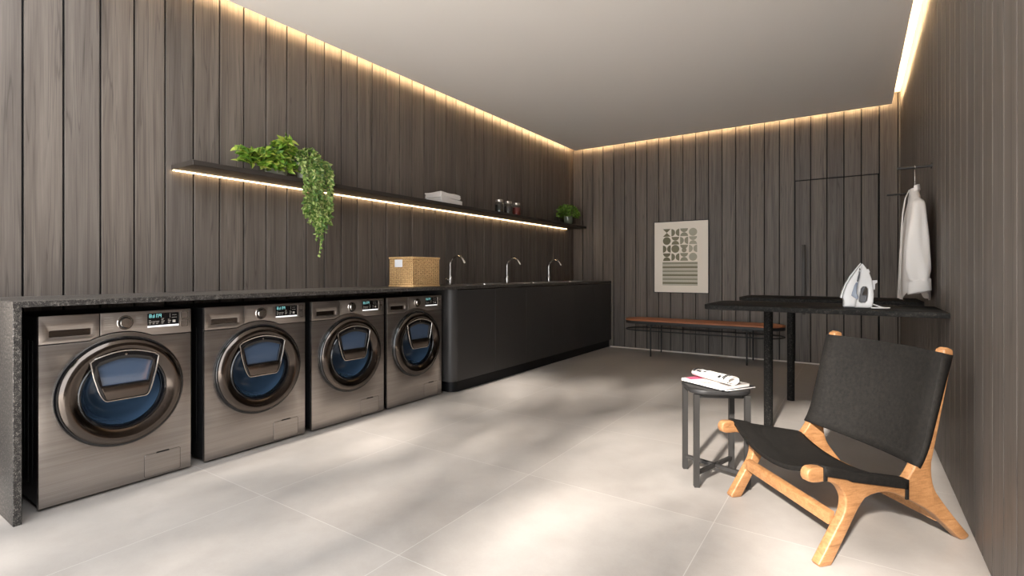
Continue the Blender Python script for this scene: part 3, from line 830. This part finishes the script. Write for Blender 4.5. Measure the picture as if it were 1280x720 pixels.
# ------------------------------------------------------------------ bench
t = thing('bench', 'long low bench with tan leather seat and black legs under the poster', 'bench', (-1.57, 6.45, 0))
def stadium(x0, x1, y0, y1, n=14):
    r = (y1-y0)/2; cy = (y0+y1)/2
    return [(x1-r+r*math.cos(a), cy+r*math.sin(a)) for a in [-PI/2+PI*i/n for i in range(n+1)]]+[(x0+r+r*math.cos(a), cy+r*math.sin(a)) for a in [PI/2+PI*i/n for i in range(n+1)]]
bxa, bxb, bya, byb = -2.52, -.655, 6.245, 6.675
bm = NB(); prism(bm, stadium(bxa, bxb, bya, byb), lambda u, v, w: (u, v, w), .432, .450, bev=.007, seg=3); obj('seat_pad', bm, M['leather_tan'], t)
bm = NB(); prism(bm, stadium(bxa+.004, bxb-.004, bya+.004, byb-.004), lambda u, v, w: (u, v, w), .396, .4315, bev=.003, seg=2); obj('seat_frame', bm, M['black_metal'], t)
bm = NB(); tube(bm, [(u, v, .315) for u, v in stadium(bxa+.01, bxb-.01, bya+.01, byb-.01)], .0075, 8, True); obj('shoe_rail', bm, M['black_metal'], t)
for lx in (-2.125, -1.022):
    for ly in (6.25, 6.668):
        bm = NB(); cyl(bm, (lx, ly, 0), (lx, ly, .398), .009, 12); obj('leg', bm, M['black_metal'], t)
    bm = NB(); box(bm, (lx-.008, 6.25, .376), (lx+.008, 6.668, .392), .002, 1); box(bm, (lx-.055, 6.26, .38), (lx+.055, 6.275, .3965), .002, 1); obj('cross_bar', bm, M['black_metal'], t)

# ------------------------------------------------------------------ wall-mounted ironing counters
def slab_table(x0, y0, y1, leg, label):
    t = thing('folding_table', label, 'table', (leg[0], leg[1], 0), 'black granite tables on the right wall')
    z1 = .845; r = .09; X1 = XR-.001
    out = [(X1, y0), (X1, y1)]+[(x0+r+r*math.cos(a), y1-r+r*math.sin(a)) for a in [PI/2+PI/2*i/8 for i in range(9)]]+[(x0+r+r*math.cos(a), y0+r+r*math.sin(a)) for a in [PI+PI/2*i/8 for i in range(9)]]
    bm = NB(); prism(bm, out, lambda u, v, w: (u, v, w), z1-.028, z1, bev=.003, seg=2); obj('table_top', bm, M['granite_dark'], t)
    bm = NB(); lathe(bm, [(.027, 0), (.028, .002), (.028, z1-.0285)], Matrix.Translation((leg[0], leg[1], 0)), 28); obj('leg', bm, M['granite_dark'], t)
    return t
slab_table(-.80, 3.30, 3.90, (-.494, 3.84), 'black granite wall table with white iron standing on it')
slab_table(-.80, 4.46, 5.02, (-.445, 4.75), 'black granite wall table further back, behind the one with iron')

# ------------------------------------------------------------------ steam iron
ix, iy, iz = .005, 3.53, .8455
t = thing('steam_iron', 'white steam iron standing upright on the front granite table', 'iron', (ix, iy, iz))
U = .00462
rotz = math.radians(4)
def IP(px, py): return ((px-1070.5)*U, (384.5-py)*U)
def imap(u, v, w):  # u across the picture, v up, w thickness
    return (ix+u*math.cos(rotz)-w*math.sin(rotz), iy+u*math.sin(rotz)+w*math.cos(rotz), iz+v)
sil = [IP(*p) for p in [(1056.5, 384.5), (1082.5, 384.5), (1085, 383), (1086.3, 377), (1086.8, 367), (1086, 356), (1084.5, 348), (1082, 341), (1079, 335.5), (1075.8, 330.5), (1074.8, 330.5), (1070, 337.5), (1064, 346.5), (1059, 356), (1055.8, 365), (1054.2, 372), (1055.5, 376), (1055.2, 383)]]
hole = [IP(*p) for p in [(1072.3, 373), (1071.8, 376.5), (1074, 378.6), (1078, 378.4), (1080.2, 375.5), (1081, 368), (1081, 361.5), (1079.6, 358.6), (1076, 358.3), (1074, 361)]]
def taper(v): return max(.14, (1-max(0, v)/.262)**.62)
bm = NB(); prism(bm, sil, lambda u, v, w: imap(u, v, w*taper(v)), -.028, .028, holes=[hole], bev=.007, seg=3); obj('body', bm, M['white_plastic'], t)
# wide lower shell by the soleplate
skirt = [IP(*p) for p in [(1055.5, 383.8), (1068, 383.8), (1069.5, 374), (1069.5, 364), (1071, 354), (1073, 344), (1075.2, 334.5), (1074.3, 331.5), (1070, 337.8), (1064, 346.8), (1059, 356.2), (1055.8, 365), (1054.4, 372), (1055.8, 376)]]
bm = NB(); prism(bm, skirt, lambda u, v, w: imap(u, v, w*taper(v)), -.044, .044, bev=.012, seg=3); obj('shell', bm, M['white_plastic'], t)
sp = [IP(*p) for p in [(1053.6, 373), (1055.3, 365), (1058.5, 355.8), (1063.4, 346.3), (1069.5, 337), (1074.2, 330), (1073.4, 329.6), (1068.6, 336.4), (1062.3, 345.8), (1057.4, 355.3), (1054.1, 364.8), (1052.3, 372.6)]]
bm = NB(); prism(bm, sp, lambda u, v, w: imap(u, v, w*taper(v)*1.05), -.046, .046); obj('soleplate', bm, M['sole'], t)
tank = [IP(*p) for p in [(1063.5, 369.5), (1066.5, 358), (1068.5, 353.5), (1070.6, 353.5), (1069.6, 362), (1069.2, 367), (1071, 371), (1070.4, 374.6), (1067, 372.5)]]
bm = NB(); prism(bm, tank, lambda u, v, w: imap(u, v, w*taper(v)), -.0462, -.039, bev=.002, seg=1); obj('water_tank', bm, M['grey_plastic'], t)
slit = [IP(*p) for p in [(1069.3, 352.5), (1070.2, 347), (1072.5, 339.5), (1073, 341), (1072.2, 348), (1070.8, 352.8)]]
bm = NB(); prism(bm, slit, lambda u, v, w: imap(u, v, w*taper(v)*1.05), -.0462, -.036); obj('tank_window', bm, M['dark_grey_plastic'], t)
grip = [IP(*p) for p in [(1072.3, 367.5), (1074.2, 361.2), (1076, 358.5), (1079, 358.7), (1076.5, 364), (1075.5, 369), (1080, 369), (1079.5, 375), (1077.5, 378), (1074, 378.4), (1071.9, 376)]]
bm = NB(); prism(bm, grip, lambda u, v, w: imap(u, v, w), -.012, .012, bev=.002, seg=1); obj('grip_lining', bm, M['dark_grey_plastic'], t)
bm = NB(); prism(bm, [IP(*p) for p in [(1080, 341.2), (1080.2, 337.3), (1081.6, 336.8), (1083.2, 340.6), (1082.2, 342)]], imap, -.009, .009, bev=.001, seg=1); obj('spray_nozzle', bm, M['white_plastic'], t)
bm = NB(); prism(bm, [IP(*p) for p in [(1084.5, 354), (1085.2, 351), (1090.3, 350.6), (1090.6, 353.4), (1088.3, 355), (1088, 362), (1086.3, 362.5)]], imap, -.010, .010, bev=.001, seg=1); obj('steam_button', bm, M['white_plastic'], t)
bm = NB(); e0 = Vector(imap(*IP(1084, 379.5), 0)); u0 = Vector((math.cos(rotz), math.sin(rotz), 0))
cp_ = [e0, e0+u0*.02+Vector((0, 0, -.006)), e0+u0*.055+Vector((0, -.01, -.0175)), e0+u0*.085+Vector((0, -.03, -.0190)), e0+u0*.06+Vector((0, -.055, -.0190)), e0+u0*.02+Vector((.0, -.06, -.0190)), e0+u0*.0+Vector((0, -.058, -.0190))]
for c_ in cp_[2:]: c_.z = iz+.0040
tube(bm, catmull(cp_, 7), .0036, 8); obj('cord', bm, M['white_plastic'], t)

# ------------------------------------------------------------------ clothes pegs, hanger and shirt
for y, lb in ((4.04, 'black peg rod on right wall with the shirt hanger on it'), (5.37, 'empty black peg rod on right wall behind the shirt')):
    t = thing('peg_rod', lb, 'rod', (XR, y, 1.70), 'black peg rods on the right wall')
    bm = NB(); tube(bm, [(XR+.001, y, 1.70), (.22, y, 1.70), (.213, y, 1.70)], [.0085, .0085, .0065], 14); obj('rod', bm, M['black_metal'], t)
    bm = NB(); cyl(bm, (XR+.001, y, 1.70), (XR-.006, y, 1.70), .018, 20); obj('rosette', bm, M['black_metal'], t)
hx = .302; hy = 4.04
t = thing('clothes_hanger', 'black clothes hanger hooked over the peg rod, holding the shirt', 'hanger', (hx, hy, 1.5))
hook = [(hx, hy+.020*math.cos(a), 1.692+.020*math.sin(a)) for a in [PI*1.15-PI*1.15*i/12 for i in range(13)]]
hook = [(hx, hy-.013, 1.682)]+hook[1:] if False else [(hx, hy+.0115*math.cos(a), 1.7005+.0115*math.sin(a)) for a in [PI*1.25-PI*1.45*i/14 for i in range(15)]]
bm = NB(); tube(bm, catmull(hook+[(hx, hy+.004, 1.66), (hx, hy, 1.62), (hx, hy, 1.53)], 3), .0022, 8); obj('hook', bm, M['silver'], t)
bm = NB()
tube(bm, catmull([(hx, hy-.20, 1.47), (hx, hy-.12, 1.512), (hx, hy, 1.54), (hx, hy+.12, 1.512), (hx, hy+.20, 1.47)], 6), .008, 10)
lathe(bm, [(.009, 1.535), (.009, 1.575), (.006, 1.58)], Matrix.Translation((hx, hy, 0)), 14)
obj('arms', bm, M['black_plastic'], t)
# shirt, seen from its sleeve side
t = thing('shirt', 'off white long sleeved shirt hanging by right wall', 'shirt', (hx, hy, 1.2))
bm = NB(); NA = 96
secs = [(1.565, .050, .020), (1.553, .056, .024), (1.535, .085, .025), (1.515, .135, .028), (1.49, .19, .028), (1.46, .222, .034), (1.40, .235, .044), (1.30, .238, .057), (1.18, .238, .067), (1.05, .236, .070), (.95, .235, .073), (.88, .234, .075)]
prev = None
for si, (z, ry, rx) in enumerate(secs):
    cur = []
    k = min(1, max(0, (1.50-z)/.35))
    for i in range(NA):
        a = 2*PI*i/NA
        ca, sa = math.cos(a), math.sin(a)
        f = 1+k*(.07*math.sin(5*a+.6)+.06*math.sin(9*a+1.7+z*2)+.03*math.sin(17*a))
        x = hx-.004+math.copysign(abs(ca)**.8, ca)*rx*f
        y = hy+math.copysign(abs(sa)**.9, sa)*ry*(1+.1*k*math.sin(3*a+1))
        zz = z
        if si >= len(secs)-3:  # curved shirt-tail hem, raised at the side seams
            up = max(0, abs(sa)-.55)/.45
            zz = z+.075*up**1.2*((1, .6, .25)[len(secs)-1-si])
        cur.append(bm.verts.new((min(x, XR-.008), y, zz)))
    if prev: bridge(bm, prev, cur)
    prev = cur
obj('body', bm, M['white_cotton'], t, ang=80)
for s in (-1, 1):
    bm = NB(); prev = None
    path = catmull([(hx+.000, hy+s*.190, 1.485), (hx-.001, hy+s*.236, 1.45), (hx-.006, hy+s*.262, 1.35), (hx-.010, hy+s*.268, 1.2), (hx-.006, hy+s*.266, 1.08), (hx, hy+s*.264, .995)], 6)
    for j, p in enumerate(path):
        q = j/(len(path)-1)
        rx, ry = .012+.040*min(1, q/.55)+.004*math.sin(q*9)-.010*max(0, q-.85)/.15, .016+.014*min(1, q/.3)
        cur = []
        for i in range(32):
            a = 2*PI*i/32; f = 1+.12*math.sin(3*a+q*4)*min(1, q*2)+.07*math.sin(5*a-q*6)*min(1, q*2)
            cur.append(bm.verts.new((min(XR-.006, p[0]+rx*f*math.cos(a)), p[1]+ry*f*math.sin(a), p[2])))
        if prev: bridge(bm, prev, cur)
        prev = cur
    obj('sleeve', bm, M['white_cotton'], t, ang=80)
    bm = NB(); prev = None
    for (z, g) in ((1.0, .9), (.998, 1.06), (.935, 1.10), (.929, 1.07), (.93, .98), (.99, .95)):
        cur = [bm.verts.new((min(XR-.005, hx+.001+.050*g*math.cos(a)*(1+.06*math.sin(3*a))), hy+s*.264+.028*g*math.sin(a), z+.014*math.cos(a+.4))) for a in [2*PI*i/32 for i in range(32)]]
        if prev: bridge(bm, prev, cur)
        prev = cur
    obj('cuff', bm, M['white_cotton'], t, ang=60)
# stand-up collar and the open front edge
bm = NB(); prev = None
for (z, g) in ((1.548, 1.0), (1.590, .92), (1.592, .98), (1.556, 1.15)):
    cur = []
    for i in range(25):
        a = PI*1.25*(i/24)-PI*.625
        cur.append(bm.verts.new((hx+.024*g*math.cos(a), hy+.062*g*math.sin(a), z-.010*(1-math.cos(a)))))
    if prev: bridge(bm, prev, cur, False)
    prev = cur
obj('collar', bm, M['white_cotton'], t, ang=60)
bm = NB(); prev = None
for (z, x, w) in ((1.552, hx-.030, .004), (1.50, hx-.052, .03), (1.40, hx-.066, .05), (1.25, hx-.074, .055), (1.05, hx-.079, .055), (.91, hx-.082, .05)):
    cur = [bm.verts.new((x-.004*math.sin(PI*i/8)-.002, hy-.11+w*(i/8-.5)+.12*max(0, (1.5-1.5))+(.03 if z > 1.5 else 0), z)) for i in range(9)]
    if prev: bridge(bm, prev, cur, False)
    prev = cur
pk = obj('placket', bm, M['white_cotton'], t, ang=60)
md = pk.modifiers.new('thickness', 'SOLIDIFY'); md.thickness = .003

# ------------------------------------------------------------------ stool with magazines
sc_ = Vector((-.598, 2.735, 0)); sa_ = math.radians(-62)
ea, eb = Vector((math.cos(sa_), math.sin(sa_), 0)), Vector((-math.sin(sa_), math.cos(sa_), 0))
t = thing('stool', 'small black metal stool with crossed foot bars under magazines', 'stool', sc_)
def sm(u, v, w): p = sc_+ea*u+eb*v; return (p.x, p.y, w)
hs = .119; lw = .0125; ZS = .478
for u in (-1, 1):
    for v in (-1, 1):
        bm = NB(); prism(bm, [(u*hs-lw, v*hs-lw), (u*hs+lw, v*hs-lw), (u*hs+lw, v*hs+lw), (u*hs-lw, v*hs+lw)], sm, 0, ZS-.0265, bev=.0015, seg=1); obj('leg', bm, M['graphite_metal'], t)
for s in (-1, 1):
    bm = NB(); dd = (hs-lw*.5)
    a, b = Vector((-dd, -s*dd)), Vector((dd, s*dd)); dn = (b-a).normalized(); nn = Vector((-dn.y, dn.x))*.009
    z0 = .058 if s == 1 else .058
    prism(bm, [tuple(a+nn), tuple(a-nn), tuple(b-nn), tuple(b+nn)], sm, z0, z0+.018, bev=.001, seg=1); obj('foot_bar', bm, M['graphite_metal'], t)
bm = NB(); prism(bm, rrect(-.147, -.147, .147, .147, .082, 10), sm, ZS-.026, ZS, bev=.008, seg=3); obj('seat', bm, M['black_metal'], t)
bm = NB(); prism(bm, rrect(-.109, -.109, .109, .109, .01, 3), sm, ZS-.045, ZS-.0262, holes=[rrect(-.092, -.092, .092, .092, .01, 3)]); obj('apron', bm, M['graphite_metal'], t)

def mag(name, label, c, ang, L, W, z0, h, cover, extra=None, lo=None):
    t = thing(name, label, 'magazine', (c[0], c[1], z0), 'magazines on the stool')
    e1 = Vector((math.cos(ang), math.sin(ang))); e2 = Vector((-e1.y, e1.x))
    f = lambda u, v, w: (c[0]+e1.x*u+e2.x*v, c[1]+e1.y*u+e2.y*v, w)
    bm = NB(); prism(bm, rrect(-L/2, -W/2, L/2, W/2, .003, 2), f, z0+.0012, z0+h-.0012); obj('pages', bm, M['mag_white'], t)
    bm = NB(); prism(bm, rrect(-L/2-.001, -W/2-.001, L/2+.001, W/2+.001, .003, 2), f, z0+h-.0011, z0+h); cv = obj('front_cover', bm, cover, t)
    bm = NB(); prism(bm, rrect(-L/2-.001, -W/2-.001, L/2+.001, W/2+.001, .003, 2), f, z0, z0+.0011); obj('back_cover', bm, lo or cover, t)
    return t, cv, f
ma = math.atan2(-.235, .30)
ma = math.radians(-32)
def mp(px_, py_, z):  # only to keep numbers readable: picture point on a level plane
    return None
mc = (-.588, 2.728)
t, cv, f = mag('magazine', 'dark covered magazine lying directly on the stool', (mc[0]+.02, mc[1]+.015), ma, .25, .19, ZS+.0004, .007, M['mag_black'])
t, cv, f = mag('magazine', 'white magazine with pink corner in middle of the stool pile', (mc[0]-.008, mc[1]-.005), ma+.05, .255, .195, ZS+.0078, .011, M['mag_white'])
zc = ZS+.0078+.011
bm = NB(); prism(bm, [(-.126, -.07), (-.075, -.085), (-.06, .0), (-.07, .09), (-.124, .09)], f, zc+.0002, zc+.0006); obj('pink_print', bm, M['mag_pink'], cv)
bm = NB(); prism(bm, [(.05, -.03), (.126, -.05), (.126, .093), (.03, .093)], f, zc+.0002, zc+.0006)
obj('grey_photo', bm, M['mag_grey'], cv)
bm = NB()
for i in range(4): prism(bm, [(-.03+.01*i, -.085+.012*i), (.03+.012*i, -.088+.012*i), (.03+.012*i, -.083+.012*i), (-.03+.01*i, -.080+.012*i)], f, zc+.0002, zc+.0006)
obj('headline', bm, M['mag_black'], cv)
# rolled magazine on top: a flattened scroll
c2 = Vector((mc[0]-.005, mc[1]-.012)); an = ma-.04; e1 = Vector((math.cos(an), math.sin(an))); e2 = Vector((-e1.y, e1.x))
t = thing('rolled_magazine', 'loosely rolled white magazine on top of the stool pile', 'magazine', (c2.x, c2.y, zc), 'magazines on the stool')
bm = NB(); prev = None; prof = []
for i in range(46):
    q = i/45; a = -PI/2+q*4.4*PI; r = .046-.024*q
    prof.append((r*math.cos(a)*1.0, .0245-.0006*0+(r*math.sin(a))*.49*(1 if i < 30 else .9)))
zmin = min(p[1] for p in prof)
cols = []
for L in (-.125, -.06, 0, .06, .115):
    cur = []
    for (v, z) in prof:
        p = c2+e1*L+e2*v; cur.append(bm.verts.new((p.x, p.y, zc+.0016+z-zmin)))
    if prev: bridge(bm, prev, cur, False)
    prev = cur
rl = obj('scroll', bm, M['mag_white'], t, ang=60)
md = rl.modifiers.new('thickness', 'SOLIDIFY'); md.thickness = .0016; md.offset = 0
bm = NB(); rg = random.Random(3)
def onroll(L, a, lift=.0012):
    r = .046; v = (r+lift)*math.cos(a); z = .0245+(r+lift*2)*math.sin(a)*.49
    p = c2+e1*L+e2*v; return (p.x, p.y, zc+.0016+z-zmin+.0006)
for (L0, L1, a0, a1) in ((-.115, -.10, 1.6, 2.6), (-.095, -.085, 1.2, 2.0), (-.075, -.04, 1.55, 1.75), (-.09, -.06, 2.2, 2.5), (-.05, -.03, 2.1, 2.3), (.085, .093, 1.2, 2.6), (.098, .104, 1.5, 2.9), (.06, .075, 2.2, 2.7), (.0, .03, 1.2, 1.35), (.108, .113, 1.1, 2.0)):
    na = 5; va, vb = [], []
    for i in range(na+1):
        a = a0+(a1-a0)*i/na; va.append(bm.verts.new(onroll(L0, a))); vb.append(bm.verts.new(onroll(L1, a)))
    bridge(bm, va, vb, False)
obj('headline', bm, M['mag_black'], t)

# ------------------------------------------------------------------ lounge chair
Bq, Aq = Vector((-.0925, 2.126, 0)), Vector((-.463, 2.553, 0))
wd = Vector((.648, .7615, 0)).normalized(); nd = Vector((-wd.y, wd.x, 0))
t = thing('lounge_chair', 'low teak lounge chair with black sling seat and back', 'chair', (Bq+Aq)/2+wd*.3)
TH = .036
# side outline (distance towards the rear, height)
side = []
side += [(-.002, 0), (.030, 0), (.120, .137)]
side += bez((.120, .137), (.158, .200), (.186, .222), 4)[1:]
side += bez((.186, .222), (.255, .247), (.330, .222), 5)[1:]
side += bez((.330, .222), (.46, .165), (.529, .118), 4)[1:]
side += [(.655, .012), (.668, .002), (.690, 0), (.706, .006), (.711, .016)]
side += bez((.711, .016), (.60, .125), (.537, .203), 5)[1:]
side += bez((.537, .203), (.506, .250), (.512, .320), 5)[1:]
side += [(.626, .732), (.623, .746), (.600, .754), (.579, .747)]
side += [(.480, .40)]
side += bez((.480, .40), (.430, .300), (.385, .262), 6)[1:]
side += [(.10, .322), (-.004, .352), (-.030, .357), (-.056, .357), (-.068, .351), (-.075, .339), (-.075, .322), (-.068, .310), (-.052, .304), (-.03, .302), (.0, .303)]
side += bez((.0, .303), (.082, .290), (.097, .225), 6)[1:]
side += bez((.097, .225), (.10, .18), (.064, .140), 4)[1:]
side += [(-.026, .012), (-.020, .002)]
for base, nm in ((Bq, 'near'), (Aq, 'far')):
    bm = NB(); prism(bm, side, lambda u, v, w, b=base: tuple(b+wd*u+nd*w+Vector((0, 0, v))), 0, TH, bev=.006, seg=3); obj('side_frame', bm, M['oak'], t)
def CP(s, q, z):  # q 0 = outer face of the near frame, 1 = far face of the far frame
    p = Bq+wd*s+(Aq-Bq)*q+nd*TH*q
    return Vector((p.x, p.y, z))
for s0, z0, nm in ((.062, .150, 'front'), (.592, .092, 'rear')):
    bm = NB(); sl = .5 if s0 < .3 else -.4
    a0, a1 = (Bq+wd*s0+nd*(TH-.004)), (Aq+wd*s0+nd*.004)
    ax = (a1-a0).normalized(); side_ = wd if abs(ax.dot(wd)) < .5 else wd
    vv = []
    for p in (a0, a1):
        vv.append([bm.verts.new(p+wd*du+Vector((0, 0, z0+dz))) for du, dz in ((-.012, -.022), (.012, -.014), (.018, .024), (-.006, .018))])
    bridge(bm, vv[0], vv[1]); bm.faces.new(vv[0]); bm.faces.new(vv[1])
    bmesh.ops.bevel(bm, geom=list(bm.edges), offset=.003, segments=2, profile=.5, affect='EDGES')
    obj('stretcher', bm, M['oak'], t)

def sling(name, gen, nu, nv, wrap):
    """cloth sheet from gen(u,v); wrap adds hems round both frames"""
    bm = NB(); grid = []
    for i in range(nu+1):
        row = []
        for j in range(nv+1): row.append(bm.verts.new(gen(i/nu, j/nv)))
        grid.append(row)
    for i in range(nu):
        for j in range(nv): bm.faces.new((grid[i][j], grid[i+1][j], grid[i+1][j+1], grid[i][j+1]))
    wrap(bm, grid)
    o = obj(name, bm, M['sling'], t, ang=50)
    md = o.modifiers.new('thickness', 'SOLIDIFY'); md.thickness = .006; md.offset = 0
    return o
def rail_z(s): return .352-(s+.004)/.389*.090 if s < .1 else .322-(s-.1)/.285*.060
def seat(u, v):   # u 0 front -> 1 rear, v 0 near outer face -> 1 far outer face
    s = -.006+.392*u
    qn = v
    edge0 = TH/(.559+TH)
    sag = 0
    z = rail_z(s)+.005
    if edge0 < v < 1-edge0:
        k = (v-edge0)/(1-2*edge0)
        sag = (.078*(1-u)+.050*u)*(4*k*(1-k))**.85
    p = CP(s, qn, z-sag)
    return p
def seat_wrap(bm, grid):
    for j, sg in ((0, -1), (-1, 1)):
        col = [r[j] for r in grid]; prev = col
        for k, (dn, dz) in enumerate(((.004, -.006), (.005, -.026))):
            cur = [bm.verts.new(v.co+nd*sg*dn*(1 if k == 0 else .2)+Vector((0, 0, dz))) for v in prev]
            bridge(bm, prev, cur, False); prev = cur
    # stitched front hem hangs as a short lip
    for row, dz in ((grid[0], -.016),):
        cur = [bm.verts.new(v.co+Vector((0, 0, dz))+wd*.004) for v in row]; bridge(bm, row, cur, False)
sling('seat_sling', seat, 16, 28, seat_wrap)
def post_front(z):
    P = ((.262, .385), (.30, .424), (.33, .447), (.36, .463), (.40, .480), (.756, .580))
    for (a, p), (b, q) in zip(P, P[1:]):
        if z <= b: return p+(q-p)*(z-a)/(b-a)
    return P[-1][1]
def back(u, v):   # u 0 bottom -> 1 top
    z = .315+.420*u
    s = post_front(z)-.001
    edge0 = TH/(.559+TH); bow = 0
    if edge0 < v < 1-edge0:
        k = (v-edge0)/(1-2*edge0); bow = .045*4*k*(1-k)
    p = CP(s-.006, v, z)
    return p+wd*bow+Vector((0, 0, -.010*bow/.045*(1-u)))
def back_wrap(bm, grid):
    for j, sg in ((0, -1), (-1, 1)):
        col = [r[j] for r in grid]; prev = col
        for k, du in enumerate((.006, .040)):
            cur = []
            for i, v in enumerate(prev):
                q = i/(len(prev)-1); cur.append(bm.verts.new(v.co+nd*sg*(.004 if k == 0 else 0)+wd*du*(1 if k == 0 else (.26+.74*q))-Vector((0, 0, .2*du))))
            bridge(bm, prev, cur, False); prev = cur
    row = grid[-1]; cur = [bm.verts.new(v.co+wd*.012+Vector((0, 0, -.008))) for v in row]; bridge(bm, row, cur, False)
sling('back_sling', back, 16, 28, back_wrap)
# strap tabs that close the sling round the frame
for (s, z, h) in ((.0, .330, .05), (.383, .232, .075)):
    bm = NB(); a = Bq+wd*s-nd*.006
    for du in (0,):
        vv = [bm.verts.new(a+wd*d_+nd*n_+Vector((0, 0, z+zz))) for d_ in (-.008, .008) for n_ in (0, .008) for zz in (-h/2, h/2)]
        for q in ((0,1,3,2),(4,6,7,5),(0,4,5,1),(2,3,7,6),(0,2,6,4),(1,5,7,3)): bm.faces.new([vv[i] for i in q])
    bmesh.ops.bevel(bm, geom=list(bm.edges), offset=.003, segments=2, profile=.5, affect='EDGES')
    obj('strap', bm, M['sling'], t)

# ------------------------------------------------------------------ garden tree whose dappled shade falls on the floor
rg = random.Random(21)
tx, ty = -1.62, -6.0
t = thing('garden_tree', 'broad garden tree standing outside, shading the floor through the open front', 'tree', (tx, ty, -.012))
bm = NB()
tube(bm, catmull([(tx, ty, -.012), (tx+.04, ty, 2.2), (tx-.05, ty+.05, 4.4), (tx, ty, 7.6)], 5), [.13-.08*i/15 for i in range(16)], 10)
clumps = []; CROWN_Z = 5.86
for i in range(9):   # a few hanging twigs below the crown
    clumps.append((Vector((tx+rg.uniform(-2.6, 1.9), ty+rg.uniform(-.3, .3), rg.uniform(3.9, 5.2))), 12, (.13, .10, .45)))
for i in range(64):   # dense crown, level underside shaped to cut the sun off the back floor
    clumps.append((Vector((tx+rg.uniform(-3.0, 2.9), ty+rg.uniform(-.25, .25), 6.05+rg.uniform(0, 1.8))), 78, (.36, .2, .3)))
for k, (e, n_, sp) in enumerate(clumps):
    z = max(2.9, e.z-abs(e.x-tx)*.7-.3)
    tube(bm, catmull([(tx, ty, z), ((tx+e.x)/2, (ty+e.y)/2, (z+e.z)/2+.12), e], 4), [.032-.024*q/8 for q in range(9)], 7)
obj('trunk', bm, M['bark'], t)
bm = NB()
for e, n_, sp in clumps:
    for k in range(n_):
        p = e+Vector((rg.gauss(0, sp[0]), rg.gauss(0, sp[1]), rg.gauss(0, sp[2])))
        if n_ > 60 and p.z < CROWN_Z+.1*math.sin(p.x*2.3): p.z = 2*CROWN_Z-p.z+.1
        leaf(bm, p, rv(rg), rv(rg), rg.uniform(.18, .30), rg.uniform(.11, .17))
for k in range(570):   # loose unseen leaves added to thin the sun on the near floor
    p = Vector((tx+rg.uniform(-3, 2.6), ty+rg.uniform(-.4, .4), rg.uniform(3.45, 5.5)))
    if k < 70: p.x = rg.uniform(-3.8, -2.0); p.z = rg.uniform(3.3, 4.2)
    elif k < 190: p.x = rg.uniform(-3.7, -1.9)
    elif k < 360: p.z = rg.uniform(3.35, 4.3)
    leaf(bm, p, rv(rg), rv(rg), rg.uniform(.18, .30), rg.uniform(.11, .17))
obj('foliage', bm, M['leaf_tree'], t, recalc=False)

# ------------------------------------------------------------------ light, world, camera
sun = bpy.data.lights.new('sun', 'SUN'); sun.energy = 12; sun.angle = math.radians(2.2); sun.color = (1., .93, .85)
so = bpy.data.objects.new('sun', sun); C.objects.link(so)
el = math.radians(29); d = Vector((.0, math.cos(el), -math.sin(el)))
so.rotation_euler = d.to_track_quat('-Z', 'Y').to_euler(); so.location = (-1.5, -8, 6)
w = bpy.data.worlds.new('world'); S.world = w; w.use_nodes = True
bg = w.node_tree.nodes['Background']; bg.inputs[0].default_value = (.93, .96, 1., 1); bg.inputs[1].default_value = 3.2

cam = bpy.data.cameras.new('camera'); cam.sensor_width = 36; cam.lens = 18.0; cam.shift_y = -19.3/1280
cam.clip_start = .02
co = bpy.data.objects.new('camera', cam); C.objects.link(co)
co.location = (0, 0, 1.045); co.rotation_euler = (PI/2, 0, math.radians(33.927))
S.camera = co
S.view_settings.view_transform = 'Standard'; S.view_settings.look = 'None'
S.view_settings.gamma = 1.0; S.view_settings.use_curve_mapping = False; S.view_settings.exposure = 0.54
S.cycles.use_denoising = True
S.cycles.max_bounces = 10; S.cycles.diffuse_bounces = 6
S.cycles.sample_clamp_indirect = 6.0
